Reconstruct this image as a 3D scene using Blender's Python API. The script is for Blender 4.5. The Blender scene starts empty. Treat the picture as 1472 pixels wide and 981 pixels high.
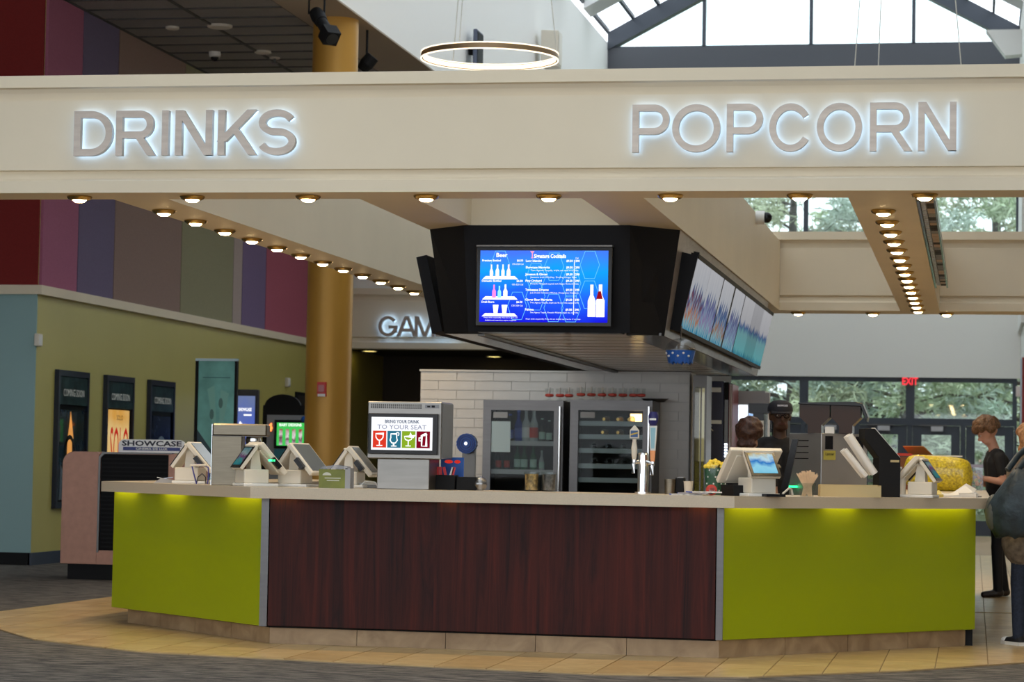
import bpy, bmesh, math, random
from mathutils import Vector, Matrix
random.seed(11)
sc = bpy.context.scene
COL = sc.collection

# ---------------------------------------------------------------- camera
# building frame: X to the right, Y into the building, Z up, metres; floor at Z = 0
FPX, EYE = 3540.0, Vector((0, 0, 1.25))
_yaw, _pit, _rol = (math.radians(a) for a in (10.66, 2.833, 1.02))
_f = Vector((-math.sin(_yaw)*math.cos(_pit), math.cos(_yaw)*math.cos(_pit), math.sin(_pit)))
_r = Vector((math.cos(_yaw), math.sin(_yaw), 0)); _u = _r.cross(_f)
_r, _u = math.cos(_rol)*_r + math.sin(_rol)*_u, -math.sin(_rol)*_r + math.cos(_rol)*_u
cam = bpy.data.cameras.new('camera'); cam.sensor_width = 23.5; cam.sensor_fit = 'HORIZONTAL'
cam.lens = FPX/1472*23.5; cam.clip_end = 400
cam.dof.use_dof = True; cam.dof.focus_distance = 16.6; cam.dof.aperture_fstop = 3.2
cam_o = bpy.data.objects.new('camera', cam); COL.objects.link(cam_o)
cam_o.matrix_world = Matrix(((_r.x, _u.x, -_f.x, 0), (_r.y, _u.y, -_f.y, 0), (_r.z, _u.z, -_f.z, 1.25), (0, 0, 0, 1)))
sc.camera = cam_o

# ---------------------------------------------------------------- daylight and exposure
w = bpy.data.worlds.new('overcast_sky'); sc.world = w; w.use_nodes = True
bg = w.node_tree.nodes['Background']; bg.inputs[0].default_value = (0.90, 0.95, 1.0, 1); bg.inputs[1].default_value = 2.6
sc.view_settings.view_transform = 'Standard'; sc.view_settings.look = 'None'
sc.view_settings.exposure = 0.0; sc.view_settings.gamma = 1.0; sc.view_settings.use_curve_mapping = False

# ---------------------------------------------------------------- surveying helpers (pixel of the survey photograph -> point of the building)
def ray(x, y): return _r*((x-736)/FPX) - _u*((y-490.5)/FPX) + _f
def atY(x, y, Y): d = ray(x, y); return EYE + d*(Y/d.y)
def atX(x, y, X): d = ray(x, y); return EYE + d*(X/d.x)
def atZ(x, y, z): d = ray(x, y); return EYE + d*((z-EYE.z)/d.z)

# ---------------------------------------------------------------- mesh helpers
class MB:
    def __init__(s, M=None): s.v = []; s.f = []; s.M = M or Matrix.Identity(4)
    def add(s, vs, fs):
        o = len(s.v); s.v += [tuple(s.M @ Vector(p)) for p in vs]; s.f += [tuple(i+o for i in f) for f in fs]; return s
    def box(s, x0, x1, y0, y1, z0, z1):
        return s.add([(x0,y0,z0),(x1,y0,z0),(x1,y1,z0),(x0,y1,z0),(x0,y0,z1),(x1,y0,z1),(x1,y1,z1),(x0,y1,z1)],
                     [(3,2,1,0),(4,5,6,7),(0,1,5,4),(1,2,6,5),(2,3,7,6),(3,0,4,7)])
    def cbox(s, c, d): return s.box(c[0]-d[0]/2,c[0]+d[0]/2,c[1]-d[1]/2,c[1]+d[1]/2,c[2]-d[2]/2,c[2]+d[2]/2)
    def prism(s, poly, a, b, axis='z'):
        n = len(poly)
        m = {'z': lambda p, t: (p[0], p[1], t), 'y': lambda p, t: (p[0], t, p[1]), 'x': lambda p, t: (t, p[0], p[1])}[axis]
        return s.add([m(p, a) for p in poly]+[m(p, b) for p in poly],
                     [tuple(range(n))[::-1], tuple(range(n, 2*n))]+[(i, (i+1) % n, n+(i+1) % n, n+i) for i in range(n)])
    def loft(s, rings, cap=True, closed=True):
        n = len(rings[0]); vs = [p for r in rings for p in r]; fs = []
        for k in range(len(rings)-1):
            for i in range(n if closed else n-1):
                j = (i+1) % n; fs.append((k*n+i, k*n+j, (k+1)*n+j, (k+1)*n+i))
        if cap: fs += [tuple(range(n))[::-1], tuple(range((len(rings)-1)*n, len(rings)*n))]
        return s.add(vs, fs)
    def cyl(s, c, r, h, n=20, axis='z', r2=None):
        r2 = r if r2 is None else r2; R = []
        for rr, t in ((r, 0), (r2, h)):
            ring = []
            for i in range(n):
                a = 2*math.pi*i/n; p, q = rr*math.cos(a), rr*math.sin(a)
                ring.append({'z': (c[0]+p, c[1]+q, c[2]+t), 'y': (c[0]+p, c[1]+t, c[2]+q), 'x': (c[0]+t, c[1]+p, c[2]+q)}[axis])
            R.append(ring)
        return s.loft(R)
    def lathe(s, prof, n=24, c=(0, 0, 0), cap=True):
        return s.loft([[(c[0]+r*math.cos(2*math.pi*i/n), c[1]+r*math.sin(2*math.pi*i/n), c[2]+z) for i in range(n)] for r, z in prof], cap)
    def tube(s, pts, r, n=8):
        P = [Vector(p) for p in pts]; R = []; up = Vector((0.3, 0.2, 1)).normalized()
        for i, p in enumerate(P):
            d = (P[min(i+1, len(P)-1)]-P[max(i-1, 0)]).normalized()
            a = d.cross(up)
            if a.length < 1e-3: a = d.cross(Vector((1, 0, 0)))
            a.normalize(); b = a.cross(d); rr = r[i] if isinstance(r, (list, tuple)) else r
            R.append([p + a*rr*math.cos(2*math.pi*k/n) + b*rr*math.sin(2*math.pi*k/n) for k in range(n)])
        return s.loft(R)
    def ball(s, c, r, n=16, m=10):
        r = (r, r, r) if not hasattr(r, '__len__') else r
        return s.loft([[(c[0]+r[0]*math.sin(math.pi*max(k, .02)/m if k < m else math.pi*.998)*math.cos(2*math.pi*i/n), c[1]+r[1]*math.sin(math.pi*max(k, .02)/m if k < m else math.pi*.998)*math.sin(2*math.pi*i/n), c[2]-r[2]*math.cos(math.pi*k/m)) for i in range(n)] for k in range(m+1)])
    def stroke(s, pts, wd, y0, y1, closed=False):
        """flat ribbon of width wd along a 2-D path (x, z), extruded from y0 to y1"""
        P = [Vector(p) for p in pts]; n = len(P); L = []; Rr = []
        for i, p in enumerate(P):
            if closed: a, b = P[i-1], P[(i+1) % n]
            else: a, b = P[max(i-1, 0)], P[min(i+1, n-1)]
            d = (b-a).normalized(); k = 1.0
            if (closed or 0 < i < n-1):
                e1 = (p-a).normalized(); c = max(.35, e1.dot(d)); k = 1/c
            q = Vector((-d.y, d.x))*wd/2*k; L.append(p+q); Rr.append(p-q)
        R = [[(L[i].x, y0, L[i].y), (Rr[i].x, y0, Rr[i].y), (Rr[i].x, y1, Rr[i].y), (L[i].x, y1, L[i].y)] for i in range(n)]
        if closed: R.append(R[0])
        s.loft(R, not closed)
        return s
    def text(s, body, size, x, z, y, align='CENTER', depth=0.0, width=None, bold=0.0, flip=False):
        """lettering standing in the XZ plane facing -Y, baseline at z"""
        cu = bpy.data.curves.new('t', 'FONT'); cu.body = body; cu.size = size; cu.align_x = align; cu.extrude = depth; cu.offset = bold; cu.resolution_u = 2
        o = bpy.data.objects.new('t', cu); me = bpy.data.meshes.new_from_object(o)
        vs = [v.co.copy() for v in me.vertices]; fs = [tuple(p.vertices) for p in me.polygons]
        bpy.data.objects.remove(o); bpy.data.curves.remove(cu); bpy.data.meshes.remove(me)
        if not vs: return s
        k = 1.0
        if width:
            x0 = min(v.x for v in vs); x1 = max(v.x for v in vs); k = width/max(1e-6, x1-x0)
        fx = -1 if flip else 1
        return s.add([(x+v.x*k*fx, y-v.z, z+v.y) for v in vs], fs)
    def mesh(s, name, bevel=0, smooth=None, seg=1):
        me = bpy.data.meshes.new(name); me.from_pydata(s.v, [], s.f)
        bm = bmesh.new(); bm.from_mesh(me)
        bmesh.ops.recalc_face_normals(bm, faces=bm.faces)
        if bevel: bmesh.ops.bevel(bm, geom=[e for e in bm.edges if len(e.link_faces) == 2 and e.calc_face_angle(0) > .5], offset=bevel, segments=seg, profile=.5, affect='EDGES', clamp_overlap=True)
        bm.to_mesh(me); bm.free()
        if smooth is not None:
            for p in me.polygons: p.use_smooth = True
            me.set_sharp_from_angle(angle=math.radians(smooth))
        return me

def link(name, me, mat, parent=None, loc=None, rot=None):
    o = bpy.data.objects.new(name, me); COL.objects.link(o)
    if mat is not None and not me.materials: me.materials.append(mat)
    if parent is not None: o.parent = parent
    if loc is not None: o.location = loc
    if rot is not None: o.rotation_euler = rot
    return o
def part(name, mb, mat, parent, label=None, bevel=0, smooth=None, kind=None, seg=1):
    o = link(name, mb.mesh(name, bevel, smooth, seg), mat, parent)
    if label: o['label'] = label
    if kind: o['kind'] = kind
    return o
def tag(o, label, cat, group=None, kind=None):
    o['label'] = label; o['category'] = cat
    if group: o['group'] = group
    if kind: o['kind'] = kind
    return o
def thing(name, label, cat, loc=(0, 0, 0), rz=0, group=None):
    o = bpy.data.objects.new(name, None); COL.objects.link(o); o.empty_display_size = .1
    o.location = loc; o.rotation_euler = (0, 0, rz)
    return tag(o, label, cat, group)
def solo(name, mb, mat, label, cat, loc=None, rz=0, group=None, bevel=0, smooth=None):
    o = link(name, mb.mesh(name, bevel, smooth), mat, None, loc, (0, 0, rz)); return tag(o, label, cat, group)
def struct(name, mb, mat, bevel=0, smooth=None, label=None, parent=None):
    o = link(name, mb.mesh(name, bevel, smooth), mat, parent)
    if parent is None: o['kind'] = 'structure'
    if label: o['label'] = label
    return o
def dup(root, loc, rz=None, label=None, parent=None):
    r = root.copy(); COL.objects.link(r); r.parent = parent
    if loc is not None: r.location = loc
    if rz is not None: r.rotation_euler = (0, 0, rz)
    if label: r['label'] = label
    for ch in root.children: dup(ch, None, None, None, r)
    return r

# ---------------------------------------------------------------- materials
def lin(c): return tuple(((v/255)/12.92 if v/255 <= .04045 else ((v/255+.055)/1.055)**2.4) for v in c)
MATS = {}
def mat(name, col=(.8, .8, .8), rough=.5, metal=0, emit=0, ecol=None, noise=None, bump=None, coat=0, spec=None, stretch=None, alpha=1, trans=0, ior=1.45):
    """plain procedural surface; noise = (scale, amount) colour variation, bump = (scale, strength)"""
    if name in MATS: return MATS[name]
    m = bpy.data.materials.new(name); m.use_nodes = True; nt = m.node_tree; b = nt.nodes['Principled BSDF']
    b.inputs['Base Color'].default_value = (*col, 1); b.inputs['Roughness'].default_value = rough; b.inputs['Metallic'].default_value = metal
    b.inputs['Coat Weight'].default_value = coat; b.inputs['Coat Roughness'].default_value = .06; b.inputs['Alpha'].default_value = alpha
    b.inputs['Transmission Weight'].default_value = trans; b.inputs['IOR'].default_value = ior
    if spec is not None: b.inputs['Specular IOR Level'].default_value = spec
    if emit: b.inputs['Emission Color'].default_value = (*(ecol or col), 1); b.inputs['Emission Strength'].default_value = emit
    def coords():
        tc = nt.nodes.new('ShaderNodeTexCoord'); mp = nt.nodes.new('ShaderNodeMapping'); nt.links.new(tc.outputs['Object'], mp.inputs[0])
        if stretch: mp.inputs['Scale'].default_value = stretch
        return mp.outputs[0]
    if noise:
        n = nt.nodes.new('ShaderNodeTexNoise'); n.inputs['Scale'].default_value = noise[0]; n.inputs['Detail'].default_value = 4; nt.links.new(coords(), n.inputs[0])
        r = nt.nodes.new('ShaderNodeValToRGB'); e = r.color_ramp.elements; k = noise[1]
        e[0].position = .3; e[1].position = .7
        e[0].color = (*[max(0, c*(1-k)) for c in col], 1); e[1].color = (*[min(1, c*(1+k)) for c in col], 1)
        nt.links.new(n.outputs[0], r.inputs[0]); nt.links.new(r.outputs[0], b.inputs['Base Color'])
    if bump:
        n = nt.nodes.new('ShaderNodeTexNoise'); n.inputs['Scale'].default_value = bump[0]; n.inputs['Detail'].default_value = 3; nt.links.new(coords(), n.inputs[0])
        u = nt.nodes.new('ShaderNodeBump'); u.inputs['Strength'].default_value = bump[1]; u.inputs['Distance'].default_value = .01
        nt.links.new(n.outputs[0], u.inputs['Height']); nt.links.new(u.outputs[0], b.inputs['Normal'])
    MATS[name] = m; return m
def glow(name, col, strength):
    if name in MATS: return MATS[name]
    m = bpy.data.materials.new(name); m.use_nodes = True; nt = m.node_tree; nt.nodes.clear()
    e = nt.nodes.new('ShaderNodeEmission'); o = nt.nodes.new('ShaderNodeOutputMaterial'); e.inputs[0].default_value = (*col, 1); e.inputs[1].default_value = strength
    nt.links.new(e.outputs[0], o.inputs[0]); MATS[name] = m; return m
def thin_glass(name, col=(.93, .96, .96), refl=.08, rough=.02):
    if name in MATS: return MATS[name]
    m = bpy.data.materials.new(name); m.use_nodes = True; nt = m.node_tree; nt.nodes.clear()
    t = nt.nodes.new('ShaderNodeBsdfTransparent'); g = nt.nodes.new('ShaderNodeBsdfGlossy'); x = nt.nodes.new('ShaderNodeMixShader'); o = nt.nodes.new('ShaderNodeOutputMaterial')
    t.inputs[0].default_value = (*col, 1); g.inputs['Roughness'].default_value = rough; x.inputs[0].default_value = refl
    nt.links.new(t.outputs[0], x.inputs[1]); nt.links.new(g.outputs[0], x.inputs[2]); nt.links.new(x.outputs[0], o.inputs[0]); MATS[name] = m; return m
def carpet_mat():
    m = bpy.data.materials.new('carpet'); m.use_nodes = True; nt = m.node_tree; b = nt.nodes['Principled BSDF']; b.inputs['Roughness'].default_value = .95
    tc = nt.nodes.new('ShaderNodeTexCoord'); mp = nt.nodes.new('ShaderNodeMapping'); mp.inputs['Scale'].default_value = (2.6, 15, 1); mp.inputs['Rotation'].default_value = (0, 0, .28)
    n = nt.nodes.new('ShaderNodeTexNoise'); n.inputs['Scale'].default_value = 1.6; n.inputs['Detail'].default_value = 5; n.inputs['Roughness'].default_value = .7
    r = nt.nodes.new('ShaderNodeValToRGB'); r.color_ramp.elements[0].position = .40; r.color_ramp.elements[1].position = .60
    r.color_ramp.elements[0].color = (.016, .015, .015, 1); r.color_ramp.elements[1].color = (.215, .185, .155, 1)
    nt.links.new(tc.outputs['Object'], mp.inputs[0]); nt.links.new(mp.outputs[0], n.inputs[0]); nt.links.new(n.outputs[0], r.inputs[0]); nt.links.new(r.outputs[0], b.inputs['Base Color'])
    u = nt.nodes.new('ShaderNodeBump'); u.inputs['Strength'].default_value = .5; u.inputs['Distance'].default_value = .01; nt.links.new(n.outputs[0], u.inputs['Height']); nt.links.new(u.outputs[0], b.inputs['Normal'])
    MATS['carpet'] = m; return m
def wood_mat(name, a, bcol, rough=.3, scale=(14, 14, .55)):
    m = bpy.data.materials.new(name); m.use_nodes = True; nt = m.node_tree; b = nt.nodes['Principled BSDF']; b.inputs['Roughness'].default_value = rough; b.inputs['Specular IOR Level'].default_value = .18
    tc = nt.nodes.new('ShaderNodeTexCoord'); mp = nt.nodes.new('ShaderNodeMapping'); mp.inputs['Scale'].default_value = scale
    n = nt.nodes.new('ShaderNodeTexNoise'); n.inputs['Scale'].default_value = 1.3; n.inputs['Detail'].default_value = 7; n.inputs['Roughness'].default_value = .68; n.inputs['Distortion'].default_value = .9
    r = nt.nodes.new('ShaderNodeValToRGB'); r.color_ramp.elements[0].position = .33; r.color_ramp.elements[1].position = .68
    r.color_ramp.elements[0].color = (*a, 1); r.color_ramp.elements[1].color = (*bcol, 1)
    nt.links.new(tc.outputs['Object'], mp.inputs[0]); nt.links.new(mp.outputs[0], n.inputs[0]); nt.links.new(n.outputs[0], r.inputs[0]); nt.links.new(r.outputs[0], b.inputs['Base Color'])
    MATS[name] = m; return m

CREAM = mat('cream_paint', (.80, .695, .525), .6, noise=(1.5, .025))
WHITE = mat('white_paint', (.80, .79, .75), .6)
SOFFIT = mat('soffit_paint', (.74, .67, .56), .6)
GREYST = mat('dark_grey_window_steel', (.055, .065, .085), .45)
BLACK = mat('matt_black', (.010, .010, .011), .6, spec=.2)
GBLACK = mat('gloss_black', (.008, .008, .01), .2, spec=.3)
STEEL = mat('brushed_steel', (.19, .165, .125), .33, 1, noise=(6, .08), stretch=(1, 1, 14))
DSTEEL = mat('dull_steel', (.17, .165, .16), .42, 1, noise=(3, .12))
CHROME = mat('chrome', (.75, .75, .76), .12, 1)
ALU = mat('brushed_aluminium', (.165, .162, .165), .38, 1, noise=(4, .06), stretch=(1, 1, 10))
PLAST = mat('ivory_plastic', (.74, .68, .57), .4)
WPLAST = mat('white_plastic', (.80, .79, .76), .4)
GPLAST = mat('grey_plastic', (.35, .35, .36), .45)
GLASS = thin_glass('window_glass', (.86, .92, .92), .05)
CLEAR = thin_glass('clear_glass', (.92, .94, .94), .045)
WARM = glow('warm_lamp', (1, .70, .34), 42)
# ================================================================ the setting
SZ = 3.05                                    # soffit height
YB0, YB1, YF0, YF1 = 16.0, 16.42, 28.2, 28.8  # front and far header beams
BT = 3.86                                    # top of the header beams
CEIL = 6.52
WX = -10.44                                  # left wall
AX0, AX1, YW = -7.2, .80, 48.0               # atrium left wall, right side, far glazed wall

floor = struct('floor', MB().box(-22, 9, 1, YW, -.2, 0), carpet_mat(), label='dark grey streaked carpet')
outside = struct('outside_ground', MB().box(-45, 60, YW+.3, 130, -.3, -.02), mat('grass_ground', (.10, .13, .05), .9, noise=(.6, .5)))

# tile apron round the counter and the tiled way to the exit doors
def clip(poly, inside_poly):
    out = list(poly); n = len(inside_poly)
    for i in range(n):
        a, b = inside_poly[i], inside_poly[(i+1) % n]; inp = out; out = []
        side = lambda p: (b[0]-a[0])*(p[1]-a[1])-(b[1]-a[1])*(p[0]-a[0])
        for k in range(len(inp)):
            p, q = inp[k-1], inp[k]; sp, sq = side(p), side(q)
            if (sp < 0) != (sq < 0):
                t = sp/(sp-sq); out.append((p[0]+(q[0]-p[0])*t, p[1]+(q[1]-p[1])*t))
            if sq >= 0: out.append(q)
        if not out: return []
    return out
APRON = [(-7.52, 18.3), (-6.85, 16.65), (-6.2, 15.75), (-5.2, 15.02), (-3.8, 14.74), (-2.2, 14.5), (-1.3, 14.66), (-.4, 15.5), (.33, 16.47), (1.2, 17.9), (1.2, 22.0), (-7.4, 22.0)]
BODY_IN = [(-5.75, 18.0), (-4.4, 16.6), (-1.85, 16.6), (-.45, 18.2), (-.45, 22.5), (-5.75, 22.5)]
def inpoly(p, poly):
    c = False
    for i in range(len(poly)):
        a, b = poly[i-1], poly[i]
        if (a[1] > p[1]) != (b[1] > p[1]) and p[0] < (b[0]-a[0])*(p[1]-a[1])/(b[1]-a[1])+a[0]: c = not c
    return c
def stone_mat(name, lo, hi, rough):
    m = bpy.data.materials.new(name); m.use_nodes = True; nt = m.node_tree; b = nt.nodes['Principled BSDF']; b.inputs['Roughness'].default_value = rough
    tc = nt.nodes.new('ShaderNodeTexCoord'); n = nt.nodes.new('ShaderNodeTexNoise'); n.inputs['Scale'].default_value = 4.5; n.inputs['Detail'].default_value = 6; n.inputs['Distortion'].default_value = 1.2
    r = nt.nodes.new('ShaderNodeValToRGB'); r.color_ramp.elements[0].position = .3; r.color_ramp.elements[1].position = .72
    r.color_ramp.elements[0].color = (*lo, 1); r.color_ramp.elements[1].color = (*hi, 1)
    nt.links.new(tc.outputs['Object'], n.inputs[0]); nt.links.new(n.outputs[0], r.inputs[0]); nt.links.new(r.outputs[0], b.inputs['Base Color']); MATS[name] = m; return m
TILES = [stone_mat('honey_stone_tile', (.52, .34, .14), (.70, .49, .23), .3), stone_mat('honey_stone_tile_light', (.56, .38, .16), (.74, .53, .26), .28), stone_mat('honey_stone_tile_dark', (.48, .31, .125), (.66, .45, .21), .32)]
KICKM = stone_mat('skirting_stone', (.30, .19, .10), (.50, .35, .20), .4)
GROUT = mat('tile_grout', (.36, .26, .15), .8)
apron = struct('floor_apron', MB().prism(APRON, 0, .006), GROUT, label='beige tile apron around the counter')
hall = struct('floor_hall', MB().box(1.2, 9, 17.9, YW-.05, 0, .006).box(-.45, 1.2, 22.0, YW-.05, 0, .006), GROUT, label='beige tiled floor leading to the exit doors')
T = .33; tl = []
for i in range(-24, 26):
    for j in range(42, 120):
        x0, y0 = i*T+.1, j*T+.05; cx, cy = x0+T/2, y0+T/2
        if not (14 < y0 < 37): continue
        sq = [(x0+.004, y0+.004), (x0+T-.004, y0+.004), (x0+T-.004, y0+T-.004), (x0+.004, y0+T-.004)]
        if y0 < 22.0 and x0 < 1.2:
            if inpoly((cx, cy), BODY_IN): continue
            pg = clip(sq, APRON); par = apron
        elif x0 >= -.45 and cy > 17.9: pg, par = sq, hall
        else: continue
        if len(pg) < 3: continue
        # only tiles that can be seen from near the photograph's place get to be single pieces
        d = cx - (.10+.022*cy)
        vis = (cy < 18.6) or (cx > -.1 and cx < 1.5) or (cx < -6.3)
        tl.append((0 if vis else 1, cy, pg, par))
tl.sort(key=lambda t: (t[0], t[1]))
rest = {}
for k, (v, cy, pg, par) in enumerate(tl):
    mt = TILES[(k*7+int(cy*3)) % 3]
    if k < 295 and v == 0: link('floor_tile', MB().prism(pg, .006, .012).mesh('floor_tile'), mt, par)
    else: rest.setdefault(par.name, MB()).prism(pg, .006, .012)
for nm, mb in rest.items():
    part('distant_tiles', mb, TILES[0], bpy.data.objects[nm], kind='stuff')

# left wall: olive below, fabric panels above the cornice, teal / red return facing the lobby
OLIVE = mat('olive_paint', (.50, .44, .13), .4, noise=(.9, .05)); TEAL = mat('teal_paint', (.30, .46, .46), .6)
lw = struct('wall_left', MB().box(WX-.3, WX, 26.38, YW, 0, CEIL), OLIVE)
for nm, y0, y1, c in (('pink', 26.38, 27.51, (.40, .13, .22)), ('slate', 27.51, 28.75, (.17, .135, .23)), ('mauve', 28.75, 31.35, (.30, .20, .17)), ('sage', 31.35, 33.70, (.30, .28, .17)),
                      ('pale', 33.70, 34.14, (.45, .36, .33)), ('violet', 34.14, 35.35, (.20, .14, .27)), ('rose', 35.35, 38.2, (.42, .10, .15))):
    part('fabric_panel', MB().box(WX-.01, WX+.035, y0+.012, y1-.012, 3.165, CEIL-.01), mat('fabric_'+nm, c, .9, noise=(60, .07)), lw, nm+' fabric wall panel')
    part('panel_joint', MB().box(WX-.01, WX+.02, y1-.012, y1+.012, 3.165, CEIL-.01), mat('blue_steel_trim', (.10, .20, .42), .35, .6), lw)
rw = struct('wall_return', MB().box(-22, WX-.3, 26.38, 26.7, 0, CEIL), TEAL)
part('fabric_panel', MB().box(-22, WX-.002, 26.345, 26.40, 3.165, CEIL-.01), mat('fabric_red', (.22, .018, .016), .9, noise=(60, .07)), rw, 'deep red fabric wall panel')
part('teal_face', MB().box(-22, WX-.002, 26.36, 26.40, 0, 3.06), TEAL, rw)
struct('trim_1', MB().box(WX-.02, WX+.07, 26.31, 38.3, 3.06, 3.165).box(-22, WX-.02, 26.31, 26.38, 3.06, 3.165), CREAM)
struct('baseboard_left', MB().box(WX-.02, WX+.02, 26.34, 38.3, 0, .14), mat('blue_black_base', (.03, .045, .075), .3))
struct('baseboard_return', MB().box(-22, WX, 26.34, 26.37, 0, .14), BLACK)

# dark tiled ceiling over the side aisle, plaster edge and the tall white atrium wall
CT = mat('ceiling_tile', (.30, .28, .26), .85, noise=(40, .12))
cl = struct('ceiling', MB().box(-22, -7.95, 1, YW, CEIL+.03, CEIL+.3), mat('ceiling_grid', (.06, .055, .05), .8))
TS = 1.22; cme = MB().box(.022, TS-.022, .022, TS/2-.022, 0, .02).mesh('ceiling_tile'); cm2 = MB()
for i in range(3):
    for j in range(23, 64):
        x, y = -7.97-TS*(i+1), j*TS/2+.1
        link('ceiling_tile', cme, CT, cl, (x, y, CEIL+.012))
TB_ = mat('ceiling_bar', (.075, .07, .065), .7); bme = MB().box(-7.97-TS*3, -7.97, -.016, .016, -.004, .014).mesh('ceiling_bar')
for j in range(23, 64): link('ceiling_bar', bme, TB_, cl, (0, j*TS/2+.1, CEIL))
for i in range(4): part('ceiling_bar', MB().box(-7.97-TS*i-.016, -7.97-TS*i+.016, 14, 39.2, CEIL-.004, CEIL+.012), TB_, cl)
struct('ceiling_edge', MB().box(-7.95, AX0, 1, YW, CEIL-.02, CEIL), mat('shaded_edge_paint', (.40, .32, .24), .7))  # plaster edge: its shade is put into the darker brown colour
struct('wall_atrium', MB().box(AX0-.3, AX0, 1, YW, CEIL, 9.6), mat('bright_white_paint', (.92, .91, .88), .6))

# header beams: profile with a cap band, coves and a raised sign panel
def header(name, x0, x1, yf, yb, k=1.0, z0=SZ, zt=BT, face=-1):
    h = zt-z0; zz = lambda t: z0+h*t
    pr = [(yf, zz(0)), (yf, zz(.10)), (yf+.035, zz(.125)), (yf+.05, zz(.19)), (yf+.012, zz(.195)), (yf+.012, zz(.792)), (yf+.05, zz(.797)), (yf+.045, zz(.86)), (yf+.03, zz(.894)), (yf-.025, zz(.898)), (yf-.025, zz(1)), (yb, zz(1)), (yb, zz(0))]
    return struct(name, MB().prism(pr, x0, x1, 'x'), CREAM)
hb = header('beam_front', -9.5, 4.5, YB0, YB1)
header('beam_far', -5.95, 6, YF0, YF1, zt=3.95)
for i, (a, b) in enumerate(((-5.96, -5.555), (-4.178, -3.785), (-2.628, -2.203), (-.835, -.398))):
    struct('beam_soffit_%d' % (i+1), MB().box(a, b, YB1, YF0, SZ, 3.84), (CREAM, CREAM, CREAM, CREAM)[i])
struct('beam_cross', MB().box(-3.785, -2.628, 18.34, 18.6, SZ, 3.84), CREAM)

# games hall beyond the column
gb = header('beam_games', WX, -4.4, 38.5, 38.9, zt=4.02)
struct('wall_games_upper', MB().box(WX, AX0, 38.62, 38.9, 4.02, CEIL), WHITE)
DARK = mat('dark_brown_paint', (.085, .065, .052), .7)
struct('wall_games', MB().box(WX, -4.4, 43.0, 43.2, 0, 3.3), DARK)
struct('ceiling_games', MB().box(WX, -4.4, 38.9, 43.2, 3.12, 3.3), mat('dark_ceiling', (.06, .055, .05), .8))
struct('wall_games_side', MB().box(-4.4, -4.2, 38.5, 43.2, 0, 4.02), DARK)
for px, py in ((531, 505), (710, 513)):
    p = atZ(px, py, 3.11)
    t = thing('recessed_light', 'yellow lit recessed downlight in the dark hall ceiling, %s of the two' % ('left' if px < 600 else 'right'), 'downlight', (p.x, p.y, 3.12), group='games hall downlights')
    part('lens', MB().cyl((0, 0, -.012), .12, .012, 24), glow('yellow_lens', (1, .80, .25), 3), t); part('trim_ring', MB().lathe([(.12, -.016), (.145, -.016), (.145, 0), (.12, 0)], 24, cap=False), WPLAST, t)

# far glazed wall
fw = struct('wall_far', MB().box(-9, 9, YW, YW+.3, 3.03, 4.9), mat('far_wall_paint', (.86, .84, .79), .6))
struct('wall_far_left', MB().box(-12, -7.6, YW, YW+.3, 0, 3.03).box(-12, AX0, YW, YW+.3, 3.03, 9.6), WHITE)
MX = (-7.36, -5.30, -3.26, -1.22, .80)
wn = 0
def window(x0, x1, z0, z1, fr=.06, nm=None):
    global wn; wn += 1
    o = struct('window_%d' % wn, MB().box(x0, x1, YW+.05, YW+.17, z0, z0+fr).box(x0, x1, YW+.05, YW+.17, z1-fr, z1).box(x0, x0+fr, YW+.05, YW+.17, z0+fr, z1-fr).box(x1-fr, x1, YW+.05, YW+.17, z0+fr, z1-fr), GREYST)
    part('pane', MB().box(x0+fr, x1-fr, YW+.10, YW+.112, z0+fr, z1-fr), GLASS, o); return o
for i in range(4):
    window(MX[i], MX[i+1], 2.16, 3.03, .085)
    window(MX[i], MX[i+1], 4.9, 9.06, .045)
window(.80, 2.86, 4.9, 9.06, .045); window(2.86, 4.9, 4.9, 9.06, .045)
struct('trim_2', MB().box(AX0, AX1, YW-.05, YW+.2, 9.06, 9.5), mat('grey_steel_band', (.085, .09, .105), .45))
# gable glazing
GZ, GA = 9.5, 11.62; GC = (AX0+AX1)/2
def slope(x): return GA-(GA-GZ)*abs(x-GC)/(AX1-GC)
for i in range(4):
    a, b = (AX0, -5.30, GC, -1.22, AX1)[i:i+2]
    m = (a+b)/2; wn += 1
    pg = [(a+.03, GZ+.02), (b-.03, GZ+.02), (b-.03, max(GZ+.03, slope(b-.03)-.05)), (a+.03, max(GZ+.03, slope(a+.03)-.05))]
    o = struct('window_%d' % wn, MB().box(a-.035, a+.035, YW, YW+.15, GZ, max(GZ+.05, slope(a))).box(a, b, YW, YW+.15, GZ-.02, GZ+.03), GREYST)
    part('pane', MB().prism(pg, YW+.06, YW+.072, 'y'), GLASS, o)
for s in (-1, 1):
    e = AX0 if s < 0 else AX1
    struct('trim_%d' % (3 if s < 0 else 4), MB().prism([(e, GZ-.05), (e, GZ+.30), (GC, GA+.34), (GC, GA-.02)], YW-.1, YW+.2, 'y'), GREYST)
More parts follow.
